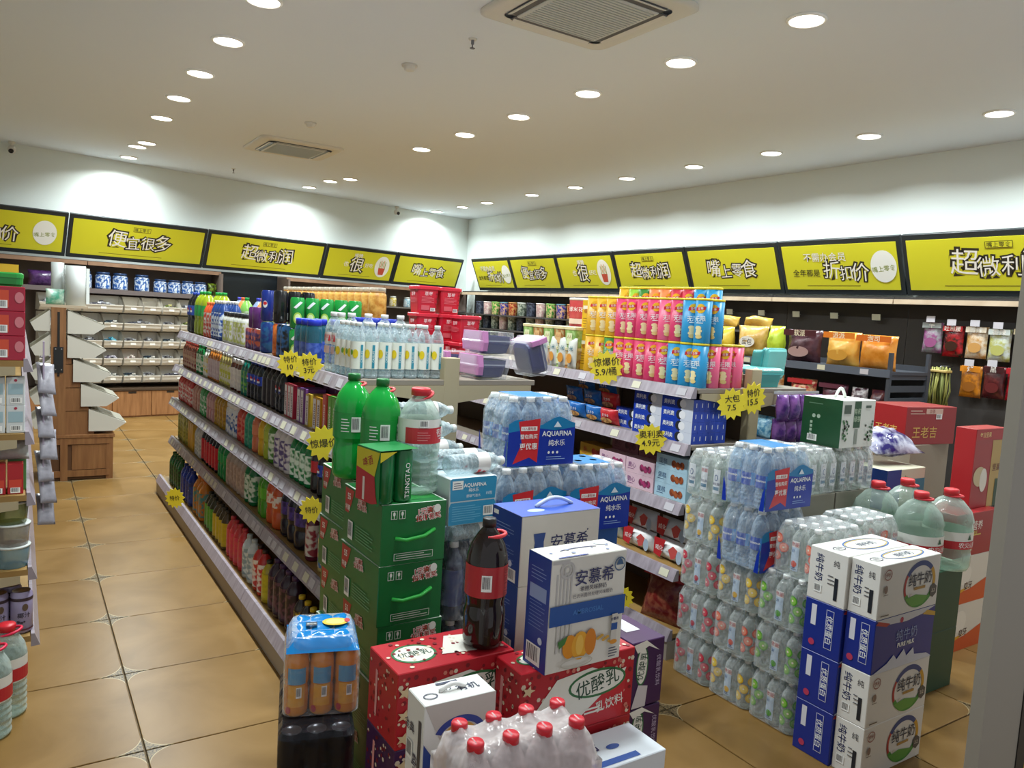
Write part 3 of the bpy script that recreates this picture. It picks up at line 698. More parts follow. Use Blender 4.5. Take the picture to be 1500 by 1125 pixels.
    top('drink_can', 'can', .165, .034, '#d06028,#e07830', None, None, [(x, 3.87, z1) for x in cx], 'tall orange can under the black cola cans', 'can')
    top('drink_can', 'can', .165, .034, '#14161c,#2c5a8c', None, None, [(1.109, 3.73, z1), (1.109, 3.8, z1)], 'tall dark blue patterned can beside the green cans', 'can')
    def lime(o):
        p = Print(); p.ell(0, .05, .02, .028, mat('#a8d050')); p.ell(0, .05, .014, .02, mat('#e0f0b0')); p.poly([(-.02, .1), (.01, .13), (.022, .125), (-.008, .095)], WHT); p.wrap(o, .034, 'printed_label', 1.2)
    gx = [1.118 + .0715 * i for i in range(5)]
    top('drink_can', 'can', .15, .034, '#1f8c3a', None, None, [(x, 3.62, z1) for x in gx], 'green soda can with lime picture in the lower row behind the jars', 'can', extra=lime)
    top('drink_can', 'can', .15, .034, '#1f8c3a', None, None, [(x, 3.62, z1 + .1505) for x in gx], 'green soda can with lime picture in the upper row behind the jars', 'can', extra=lime)
    top('drink_can', 'can', .118, .029, '#1b3a96', None, None, [(1.25, 3.68, z1 + .1505)], 'blue cola can standing behind the green cans', 'can'); top('drink_can', 'can', .15, .034, '#24408c', None, None, [(1.25, 3.69, z1)], 'blue can supporting the cola can behind the green cans', 'can')
    top('drink_jar', 'jar', .205, .037, clear('#86c0cc', .5, '#2f6c80'), '#1f35c0', '#24429a,#4a62b4', [(1.1 + .08 * i, 3.47, z1) for i in range(3)] + [(1.1, 3.39, z1), (1.1, 3.31, z1)], 'teal water jar with blue lid on the top tier', 'bottle', (.02, .5))
    def redlab(o):
        p = Print(); c = .0
        for k in (-1, 1): p.poly([(k * .016 - .006, .125), (k * .016 + .008, .125), (k * .016 + .004, .155)], mat('#c4343c'))
        p.text('景田', 0, .145, .018, mat('#c4343c')); p.rect(0, .09, .04, .03, mat('#c8a8a8')); p.wrap(o, .037, 'printed_label')
    top('water_bottle', 'water', .245, .036, CLRW, '#e8e8e8', '#d8d4d0', [(1.115 + .075 * i, 3.1, z1) for i in range(5)] + [(1.115, 3.02, z1)], 'clear water bottle with white cap and red leaf label, top tier', 'bottle', (.46, .66), redlab)
    def lemon(o):
        p = Print(); p.ell(-.003, .095, .011, .017, mat('#e0c41c')); p.ell(-.018, .1, .006, .011, mat('#6c9a34')); p.rect(.022, .085, .01, .09, mat('#2f8aa0')); p.text('CASELIFE', .022, .085, .011, WHT, 0, 90); p.wrap(o, .0285, 'printed_label', .9)
    top('lemon_water_bottle', 'water', .215, .0275, CLRW, '#ecece8', '#e6e6dc', [(1.098 + .0565 * i, 2.785, z1) for i in range(7)], 'clear lemon water bottle with white cap in the nearest row', 'bottle', (.17, .66), lemon)
    top('lemon_water_bottle', 'water', .215, .0275, CLRW, '#ecece8', '#e6e6dc', [(1.1 + .0565 * i, 2.842, z1) for i in range(6)] + [(1.1, 2.9, z1), (1.1, 2.957, z1)], 'clear lemon water bottle with white cap in the rows behind', 'bottle', (.17, .66), lemon)
    top('drink_jar', 'jar', .225, .04, clear('#9ab8e0', .5, '#2c4a94'), '#2036a8', '#2c3c8c,#8898c8', [(1.32 + .085 * i, 3.2, z1) for i in range(2)] + [(1.3 + .085 * i, 3.29, z1) for i in range(2)], 'tall blue jar with blue lid behind the water bottles', 'bottle', (.1, .6))
    for j, (cap, body, w) in enumerate((('#1f9a44', '#7ab050', 'green'), ('#e0683c', '#d88850', 'orange'), ('#3a44c0', '#8090b8', 'blue'))):
        top('drink_bottle', 'big', .285, .045, body, cap, '#b8c8a8,#8aa060', [(1.3 + .1 * (i % 2), 4.32 + .25 * i + .1 * j, z1) for i in range(5)], 'soda bottle with %s cap in the back rows on the top tier' % w, 'bottle')
drinks()

def block(name, sx, sy, sz, m, loc, rz=0.0, bev=.0015): return obj(name, box_me(sx, sy, sz, bev), m, loc=loc, rot=(0, 0, rz))
def gum():
    z = .9855
    spec = [(3.53, .155, '#c02c3c', 'red', 2), (3.44, .155, '#b83048', 'crimson', 1), (3.34, .155, '#7c4a90', 'purple', 2), (3.22, .14, '#c8a83c', 'blue and yellow', 1), (3.12, .14, '#c8901c', 'amber', 2), (3.0, .165, '#c8443c', 'coral red', 1), (2.935, .165, '#5ca030', 'green', 2), (2.82, .165, '#b02024', 'dark red', 1), (2.76, .165, '#d0b020', 'yellow', 1)]
    for y, h, c, w, n in spec:
        o = block('gum_box', .1, .045, h, mat(c, .35), (0, 0, 0)); p = Print(); p.rect(0, h * .5, .034, h * .9, mat('#e4dcdc' if w not in ('green', 'coral red', 'dark red', 'yellow') else c, .35)); p.text('mentos', 0, h * .48, .034, mat('#5c2c40' if w not in ('green', 'dark red', 'coral red') else '#e8e0d8'), .02, 90, .9); p.left(o, .1)
        spread(o, [(1.1, y - .049 * i, z, 0) for i in range(n)], '%s upright candy roll box on the second tier of the drinks shelf' % w, 'box', w + ' candy boxes')
    o = block('gum_box', .12, .075, .15, mat('#5a2a5c', .35), (0, 0, 0)); p = Print(); p.lines(-.03, .03, .12, 3, .02, mat('#7c4a80')); p.left(o, .12)
    spread(o, [(1.23, 3.33 - .08 * i, z + .0 + .04, 0) for i in range(6)], 'plain purple carton in the back row of the second tier', 'box', 'purple cartons')
    s = block('display_riser', .14, .6, .0395, mat('#6a5a4c'), (1.23, 3.13, z)); tag(s, 'low brown riser under the purple cartons on the second tier', 'riser')
gum()
# yellow starburst price cards
def star(loc, rot, size, lines, label, tilt=0.0):
    n = 13; v2 = [((size if i % 2 == 0 else size * .76) * math.sin(math.pi * i / n), (size if i % 2 == 0 else size * .76) * math.cos(math.pi * i / n)) for i in range(2 * n)]
    k = len(v2); v = [(a, -.0015, b) for a, b in v2] + [(a, .0015, b) for a, b in v2]
    f = [tuple(range(k - 1, -1, -1)), tuple(range(k, 2 * k))] + [(i, (i + 1) % k, (i + 1) % k + k, i + k) for i in range(k)]
    o = obj('price_star', mesh(None, v, f), mat('#e8d230', .5), loc=loc, rot=rot); tag(o, label, 'price card', 'yellow starburst price cards')
    p = Print(); m = mat('#2c2418')
    for i, t in enumerate(lines): p.text(t, 0, size * (.32 - .55 * i) if len(lines) > 1 else 0, size * .5, m, .015, 8)
    p.done('handwriting', o, (0, -.002, 0), (R(90), 0, 0))
L = -R(90)
star((1.015, 3.36, 1.245), (0, 0, L + 1.0), .062, ['特价', '10'], 'spiky yellow price card, left of the pair below the blue lidded jars')
star((1.015, 3.1, 1.255), (0, 0, L + 1.0), .062, ['特价', '3元'], 'spiky yellow price card, right of the pair below the blue lidded jars')
star((.98, 2.79, .99), (0, 0, L + 1.0), .07, ['惊爆价'], 'spiky yellow price card before the gum boxes on the second tier')
star((.96, 2.84, .72), (0, 0, L + .8), .055, ['特价'], 'spiky yellow price card under the small cola bottles beside the green boxes')
star((.87, 5.3, .19), (0, 0, L + .9), .07, ['特价'], 'spiky yellow price card at the far foot of the drinks shelf')
star((2.46, 2.93, 1.285), (0, 0, L + .75), .088, ['惊爆价', '5.9/桶'], 'yellow starburst price card in front of the yellow and green chip canisters')
star((2.455, 2.57, .985), (0, 0, L + .75), .075, ['奥利奥', '4.9元'], 'yellow starburst price card below the biscuit boxes')
star((2.72, 2.345, 1.175), (0, 0, L + 1.2), .075, ['大包', '7.5'], 'yellow starburst price card at the shelf end, nearer the pink canisters')
star((2.86, 2.345, 1.2), (0, 0, L + 1.4), .078, ['特价', '15.5'], 'yellow starburst price card at the shelf end, under the turquoise boxes')
star((2.44, 2.67, .2), (0, 0, L + .75), .06, ['特价'], 'yellow starburst price card beside the red candy bag on the low shelf')

# ------------------------------------------------------------------ more goods shapes
def rsq_me(loops, seg=3, rr=.25, cap=True):
    """stack of rounded squares: (half x, half y, z)"""
    v, f = [], []; n = 4 * (seg + 1)
    for hx, hy, z in loops:
        r = rr * min(hx, hy)
        for cx, cy, a0 in ((hx - r, hy - r, 0), (-hx + r, hy - r, 90), (-hx + r, -hy + r, 180), (hx - r, -hy + r, 270)):
            for i in range(seg + 1):
                q = R(a0 + 90 * i / seg); v.append((cx + r * math.cos(q), cy + r * math.sin(q), z))
    for k in range(len(loops) - 1):
        for i in range(n): f.append((k * n + i, k * n + (i + 1) % n, (k + 1) * n + (i + 1) % n, (k + 1) * n + i))
    if cap: f += [tuple(range(n - 1, -1, -1)), tuple(range((len(loops) - 1) * n, len(loops) * n))]
    return mesh(('rsq', tuple(loops), seg, rr, cap), v, f, False)
def bag_me(w, h, t, nu=8, nv=8, seed=0):
    """a filled pillow bag standing up, crimped at top and bottom"""
    k = ('bag', w, h, t, seed)
    if k in MESH: return MESH[k]
    q = random.Random(seed); v, f = [], []
    for side in (-1, 1):
        for j in range(nv + 1):
            b = j / nv; s = min(1, max(0, (b - .04) / .92)); vb = math.sin(math.pi * s) ** .55 if 0 < s < 1 else 0
            for i in range(nu + 1):
                a = i / nu * 2 - 1; d = t / 2 * vb * max(0, 1 - a * a) ** .5 * (1 + q.uniform(-.18, .18))
                v.append((a * w / 2 * (1 - .06 * vb), side * (d + .0006), b * h))
    n = (nu + 1) * (nv + 1)
    for j in range(nv):
        for i in range(nu):
            a = j * (nu + 1) + i; b = a + nu + 1
            f.append((a, a + 1, b + 1, b)); f.append((n + a, n + b, n + b + 1, n + a + 1))
    rim = [i for i in range(nu + 1)] + [j * (nu + 1) + nu for j in range(1, nv + 1)] + [nv * (nu + 1) + i for i in range(nu - 1, -1, -1)] + [j * (nu + 1) for j in range(nv - 1, 0, -1)]
    for a, b in zip(rim, rim[1:] + rim[:1]): f.append((b, a, n + a, n + b))
    return mesh(k, v, f, True)
def bag(name, w, h, t, m, loc, rot=(0, 0, 0), label='', cat='bag', group=None, seed=0, head=None, text=None, badge=None, tcol='#f0ece0', art=None):
    o = obj(name, bag_me(w, h, t, seed=seed), m, loc=loc, rot=rot); tag(o, label, cat, group)
    p = Print(); any_ = False; y = -t / 2 * .9
    if head: p.rect(0, h * .9, w * .94, h * .17, mat(head, .35)); any_ = True
    if art: p.ell(0, h * .34, w * .3, h * .16, colour(art)); any_ = True
    if badge: p.ell(0, h * .5, w * .25, h * .17, mat(badge, .35), 18); any_ = True
    if text: p.text(text, 0, h * (.9 if head else .66 if not badge else .5), min(w * .8 / max(1, len(text)), h * .2), mat(tcol), .03); any_ = True
    if any_: p.done('printed_panel', o, (0, -t / 2 - .003, 0), (R(90), 0, 0))
    return o
FOIL = lambda a, b=None: grain(a, b or a, 22, .25, bump=.35, sharp=.5, name='crinkled_foil')

# ------------------------------------------------------------------ snack shelf
def canister(col, h=.2, r=.0372):
    m = {'pink': ('#c02a5c', '#d8486c'), 'blue': ('#1c7cb0', '#2c98c8'), 'yellow': ('#d09a1c', '#dcac30'), 'green': ('#2c6c2c', '#3c8434'), 'lime': ('#80b030', '#94c040'), 'orange': ('#d8703c', '#e08850'), 'red': ('#b4283c', '#c43c4c'), 'rose': ('#d84c70', '#e0688c')}[col]
    o = obj('chip_canister', shape_me('tube', h, r, 16), grain(m[0], m[1], 5, .35, name='canister_' + col))
    child('lid', cap_me('tube', h, r, 16), mat('#d8c020', .4), o)
    for a in (0.0, 2.3):
        p = Print(); z = h * .77
        p.ell(0, z, .021, .021, mat('#e8b820'), 18); p.poly([(-.024, z - .011), (.022, z - .005), (.025, z + .01), (-.022, z + .004)], mat('#c8242c')); p.text('乐事', 0, z, .013, WHT, .02, 8)
        p.text('无限', 0, h * .54, .026, WHT, .03, 6); p.rect(0, h * .45, .03, .003, WHT)
        for k in range(4): p.ell(-.004 + .004 * (k % 2), h * (.34 - .065 * k), .014, .009, mat('#e4d4a0' if k < 3 else '#d8c07c'))
        p.wrap(o, r, 'printed_wrapper', a)
    return o
def snacks():
    z = 1.2405; pit = .0775; T = {}
    def put(col, pts, lab, h=.2):
        if (col, h) not in T: T[(col, h)] = canister(col, h); o = T[(col, h)]; first = True
        else: o = T[(col, h)]; first = False
        for i, (x, y, zz) in enumerate(pts):
            c = o if (first and i == 0) else clone(o, (x, y, zz)); c.location = (x, y, zz); c.rotation_euler = (0, 0, -.95 + RNG.uniform(-.55, .55)); tag(c, lab, 'canister', 'chip canisters on the snack shelf')
    lo = ['blue', 'blue', 'blue', 'pink', 'pink', 'pink', 'pink', 'pink', 'green', 'yellow', 'yellow']; up = ['blue', 'blue', 'pink', 'rose', 'pink', 'pink', 'pink', 'pink', 'yellow', 'yellow', 'yellow']
    words = {'pink': 'magenta pink', 'rose': 'rose pink'}
    for nm, cols, zz in (('lower', lo, z), ('upper', up, z + .2005)):
        for c in dict.fromkeys(cols): put(c, [(2.578, 2.425 + pit * i, zz) for i, q in enumerate(cols) if q == c], '%s chip canister in the %s front row on the snack shelf' % (words.get(c, c), nm))
    put('rose', [(2.656 + pit * i, 2.425, z) for i in range(3)], 'rose pink chip canister in the lower row across the shelf end')
    put('blue', [(2.656, 2.425, z + .2005)], 'blue chip canister in the upper row round the corner of the shelf end')
    bk = ['blue', 'blue', 'red', 'red', 'orange', 'orange', 'green', 'lime', 'yellow']
    for k in (0, 1):
        for c in dict.fromkeys(bk): put(c, [(2.74, 2.52 + pit * i, z + .2305 * k) for i, q in enumerate(bk) if q == c], '%s tall chip canister in the %s back row on the snack shelf' % (c, ('lower', 'upper')[k]), .23)
    # nut tubs, yellow cartons, white drink pouches
    tm = rsq_me([(.042, .042, 0), (.048, .048, .1)]); lm = rsq_me([(.05, .05, .098), (.051, .051, .1), (.051, .051, .113), (.048, .048, .115)])
    for kk, (c1, w) in enumerate((('#b8a878,#a8703c', 'brown nut'), ('#a8c880,#88b060', 'pale green'))):
        o = obj('snack_tub', tm, colour(c1)); child('lid', lm, mat('#dcd0a0', .4), o)
        p = Print(); p.rect(0, .05, .05, .06, mat('#d8e0b0' if kk else '#d8b078')); p.text('人人', 0, .06, .02, mat('#a8502c')); p.left(o, .094)
        spread(o, [(2.6, 3.37 + .105 * i, z + .1155 * j, 0) for j in (0, 1) for i in range(5) if (i + j) % 2 == kk], '%s snack tub with cream lid past the canisters' % w, 'tub', w + ' tubs with cream lids')
    o = block('yellow_carton', .07, .075, .19, grain('#d8a81c', '#e0b42c', 8, .35), (0, 0, 0)); p = Print(); p.rect(0, .15, .06, .02, mat('#e8e0c8')); p.ell(0, .13, .02, .012, mat('#a86c1c')); p.lines(-.025, .025, .09, 5, .014, mat('#6c4c14')); p.left(o, .07)
    spread(o, [(2.64, 3.3, z, 0), (2.64, 3.3, z + .1905, 0), (2.715, 3.3, z, 0)], 'yellow carton between the canisters and the cream lidded tubs', 'carton', 'yellow cartons')
    for i in range(4):
        o = bag('drink_pouch', .075, .17, .04, mat('#d0d4cc', .4), (2.56, 3.36 + .085 * i - .02, z), (0, 0, R(-90 + 6 * (i % 2))), 'slim white pouch with an orange almond picture before the tubs', 'pouch', 'white almond pouches', seed=i, text='小米', tcol='#2c6c80', art='#d09040')
    o = goods('popcorn_tub', 'tub', .17, .06, '#c84c50', '#e0dcd8', None); p = Print(); p.text('爆米花', 0, .1, .03, WHT); p.rect(0, .03, .08, .03, mat('#e0c8b8')); p.wrap(o, .058, 'printed_label', 0, .004); o.location = (2.8, 3.62, z + .231); o.rotation_euler = (0, 0, -1); tag(o, 'red popcorn tub with white lid above the snack tubs', 'tub')
    o = block('snack_carton', .14, .2, .115, mat('#9a9284', .5), (2.8, 3.62, z)); tag(o, 'grey carton under the red popcorn tub', 'carton'); o2 = block('snack_carton', .14, .2, .115, mat('#9a9284', .5), (2.8, 3.62, z + .1155)); tag(o2, 'grey carton directly below the red popcorn tub', 'carton'); o['label'] = 'lowest grey carton behind the cream lidded tubs'
    for i in range(2): bag('snack_pouch', .09, .15, .05, mat('#b8c0c0', .35), (2.74, 3.36 + .1 * i, z), (0, 0, R(-90)), 'grey white snack pouch behind the cream lidded tubs', 'pouch', 'grey white pouches', seed=9 + i, text='坚果', tcol='#2c3434')
    # second tier: biscuit bags and long cream-biscuit boxes
    z = .9855; q = random.Random(3)
    blue, redm = FOIL('#1c5aa0', '#2c74bc'), FOIL('#b4242c', '#c83840')
    for i, (y, zz, c) in enumerate(((3.0, 0, 1), (3.12, 0, 0), (3.27, 0, 0), (3.42, 0, 0), (3.57, 0, 0), (3.05, .075, 1), (3.2, .075, 0), (3.36, .075, 0), (3.12, .14, 0), (3.3, .14, 0))):
        bag('biscuit_bag', .15, .085, .045, redm if c else blue, (2.575 + .045 * (zz > 0) + .03 * (zz > .1), y, z + zz), (R(14), 0, R(-90)), '%s biscuit bag with cookie picture heaped on the second tier of the snack shelf' % ('red' if c else 'blue'), 'bag', '%s biscuit bags' % ('red' if c else 'blue'), seed=i, text='趣多多', tcol='#e8ecf0', art='#c89858,#8a5c30')
    o = block('biscuit_box', .036, .2, .05, mat('#1c3ca4', .3), (0, 0, 0), bev=0)
    p = Print(); p.rect(.062, .025, .075, .05, mat('#c8ccd8')); p.ell(.02, .025, .024, .022, mat('#20242c'), 18); p.ell(.036, .025, .02, .019, mat('#e0e0e4'), 18); p.text('奥利奥', -.05, .026, .024, WHT, .03); p.left(o, .036)
    p = Print(); p.rect(0, .025, .004, .02, WHT); p.front(o, .2)
    pts = [(2.555 + .037 * i, 2.5, z + .0505 * j, 0) for j in range(4) for i in range(6)] + [(2.565, 2.703, z + .0505 * j, 0) for j in range(4)] + [(2.602, 2.703, z + .0505 * 3, 0)] + [(2.6, 2.87, z + .0505 * j, 0) for j in range(2)]
    spread(o, pts, 'long blue cream-biscuit box on the snack shelf', 'box', 'long blue biscuit boxes')
    # third tier
    z = .7155
    def long_box(c, w, sz, pts, label, t, tc, dots, n2='pastry_box'):
        o = block(n2, .1, .2, sz, mat(c, .35), (0, 0, 0), bev=0); p = Print(); p.text(t, -.055, sz * .55, .028, mat(tc), .0); p.lines(-.085, -.03, sz * .25, 1, .01, mat(tc))
        for k in range(3): p.ell(.015 + .026 * k, sz * .5 - .004 * (k % 2), .015, .017, colour(dots))
        p.left(o, .1); spread(o, pts, label, 'box', label.split(' on ')[0] + 's')
    long_box('#a8c8d8', 'light blue', .066, [(2.58, 2.5, z + .0665 * j, 0) for j in range(3)], 'pale blue pastry box with round tart pictures on the third snack tier', '蛋糕', '#3c5a80', '#a85a34,#7c3c28')
    long_box('#d8b8c4', 'pink', .07, [(2.58, 2.71 + .205 * i, z + .0705 * j, 0) for i in range(2) for j in range(2)], 'pale pink pastry box with berry pictures on the third snack tier', '脆心', '#7c3c7c', '#a83c6c,#6c2c4c')
    long_box('#8a5460', 'dusky', .07, [(2.66, 2.71 + .205 * i, z + .141, 0) for i in range(2)], 'dusky rose pastry box set back above the pale pink boxes', '脆心', '#4c2434', '#6c2c3c,#4c2030')
    long_box('#b08a24', 'mustard', .07, [(2.62, 3.13, z, 0), (2.62, 3.13, z + .0705, 0)], 'mustard yellow pastry box left of the pale pink boxes', '酥', '#a8202c', '#a83024,#8a2018')
    # fourth tier, bottom tier
    z = .4105; wh = grain('#d8d8d8', '#eceae6', 9, .3, bump=.2)
    for i, (y, j) in enumerate(((2.5, 0), (2.72, 0), (2.5, 1), (2.72, 1))):
        o = bag('wafer_pack', .2, .1, .07, wh, (2.59 + .01 * j, y, z + .1 * j), (0, 0, R(-90)), 'white wafer pack with red corner and strawberry on the fourth snack tier', 'pack', 'white wafer packs', seed=i)
        p = Print(); p.poly([(-.095, .1), (-.02, .1), (-.05, .01), (-.095, .02)], mat('#b8242c')); p.text('威化', -.06, .055, .026, WHT); p.poly([(.0, .06), (.03, .085), (.06, .07), (.045, .03), (.02, .02)], mat('#c8504c')); p.ell(.07, .04, .018, .03, mat('#a8b8c8')); p.done('printed_panel', o, (0, -.038, 0), (R(90), 0, 0))
    bag('snack_bag', .16, .11, .07, FOIL('#a8b0a8', '#c8ccc0'), (2.6, 2.95, z), (0, 0, R(-90)), 'silver grey snack bag left of the white wafer packs', seed=5)
    bag('candy_bag', .24, .25, .09, grain('#6c1c1c', '#8a4a38', 30, .2, sharp=.7, bump=.3), (2.56, 2.52, .1175), (R(-12), 0, R(-80)), 'dark red candy bag with clear window on the bottom snack tier', head='#b01c28', text='YIBEI', tcol='#d8d0a0', seed=8)
    # shelf end: turquoise lunch boxes
    tq = mat('#3f9c9c', .25)
    t1 = rsq_me([(.085, .06, 0), (.095, .07, .06), (.105, .08, .062), (.105, .08, .072)]); t2 = rsq_me([(.105, .08, 0), (.105, .08, .01), (.1, .075, .012), (.09, .066, .02)])
    for x, y, zz, rx, rz, lab in ((3.075, 2.5, 1.2405, 0, 0, 'turquoise lunch box lying flat at the snack shelf end'), (3.2, 2.6, 1.355, 95, 10, 'turquoise lunch box leaning on edge at the snack shelf end'), (3.075, 2.69, 1.2405, 0, 5, 'turquoise lunch box at the back of the snack shelf end')):
        o = obj('lunch_box', t1, tq, loc=(x, y, zz), rot=(R(rx), 0, R(rz))); tag(o, lab, 'container'); child('lid', t2, mat('#62b0ac', .25), o, (0, 0, .0735))
snacks()

# ------------------------------------------------------------------ right half of the drinks shelf top
def tubs():
    z = 1.2405; rm = mat('#c01c30', .3)
    body = rsq_me([(.046, .046, 0), (.048, .048, .004), (.055, .055, .114)]); rim = rsq_me([(.057, .057, .112), (.06, .06, .114), (.06, .06, .126), (.057, .057, .13)])
    o = obj('red_bucket', body, rm); child('lid', rim, mat('#c8283a', .3), o); p = Print()
    p.text('草莓', -.0, .093, .022, mat('#e8c8c8'), .03); p.lines(-.036, .03, .076, 5, .0065, mat('#d07078'), .0022); p.rect(-.014, .026, .044, .022, mat('#cc5a64')); p.barcode(.026, .018, .026, .016)
    for k in range(4): p.ell(.042, .022 + .024 * k, .005, .005, mat('#8a1420'))
    p.done('printed_label', o, (0, -.0495, 0), (R(93.5), 0, 0)); p = Print(); p.text('草莓', 0, .09, .022, mat('#e8c8c8'), .03); p.lines(-.036, .036, .07, 4, .0065, mat('#d07078'), .0022); p.done('printed_label', o, (-.0495, 0, 0), (R(93.5), 0, R(-90)))
    pts = [(1.67, 3.4, 0), (1.793, 3.4, 0), (1.67, 3.4, 1), (1.793, 3.4, 1), (1.82, 3.24, 0), (1.82, 3.24, 1), (1.67, 3.4, 2), (1.793, 3.4, 2)]
    names = ['left bottom', 'right bottom', 'left middle', 'right middle', 'nearest bottom', 'nearest upper', 'left topmost', 'right topmost']
    for (x, y, k), w in zip(pts, names):
        c = o if w == 'left bottom' else clone(o, (0, 0, 0)); c.location = (x, y, z + .1305 * k); c.rotation_euler = (0, 0, R(1 - k)); tag(c, 'square red plastic bucket with lid, %s one of the stacks' % w, 'bucket', 'stacked red buckets')
    sj = goods('snack_jar', 'jar', .19, .05, grain('#b07428', '#d0a050', 28, .4, sharp=.6, bump=.4), clear('#f0ece4', .3, '#d8d4c8'), None)
    spread(sj, [(1.66 + .105 * i, 3.95 + .108 * j, z + .1905 * k, 0) for k in (0, 1) for j in range(16) for i in (0,)], 'clear jar of fried orange snacks behind the green cans', 'jar', 'jars of fried orange snacks')
    # purple bowls in clear boxes
    cb = rsq_me([(.075, .075, 0), (.085, .085, .05), (.09, .09, .055), (.09, .09, .06), (.086, .086, .065), (.082, .082, .1)]); bowl = lathe_me([(0, .004), (.045, .004), (.06, .02), (.074, .075), (.07, .078), (.055, .025), (0, .012)], 18)
    for x, y, zz, rot, lab in ((1.68, 2.81, z, 0, 'purple bowl in a clear box, lower of the stack at the shelf end'), (1.7, 2.815, z + .1005, 0, 'purple bowl in a clear box, upper of the stack at the shelf end'), (1.86, 2.8, z + .085, 72, 'purple bowl in a clear box tipped on its side at the shelf end'), (1.64, 3.02, z, 0, 'purple bowl in a clear box behind the lemon bottles')):
        e = empty('boxed_bowl', (x, y, zz)); e.rotation_euler = (R(0), R(rot), R(0)); tag(e, lab, 'bowl', 'boxed purple bowls')
        obj('clear_box', cb, clear('#ffffff', .05, '#e8ecf0', name='clear_box_plastic'), e); obj('bowl', rsq_me([(.05, .05, .006), (.066, .066, .012), (.076, .076, .05), (.078, .078, .082), (.072, .072, .082), (.06, .06, .02)], 4, .45), mat('#1c1a58', .3), e); obj('pink_band', rsq_me([(.012, .087, .02), (.012, .093, .055), (.012, .085, .102)]), mat('#b878a8', .4), e, (-.066, 0, 0))
tubs()

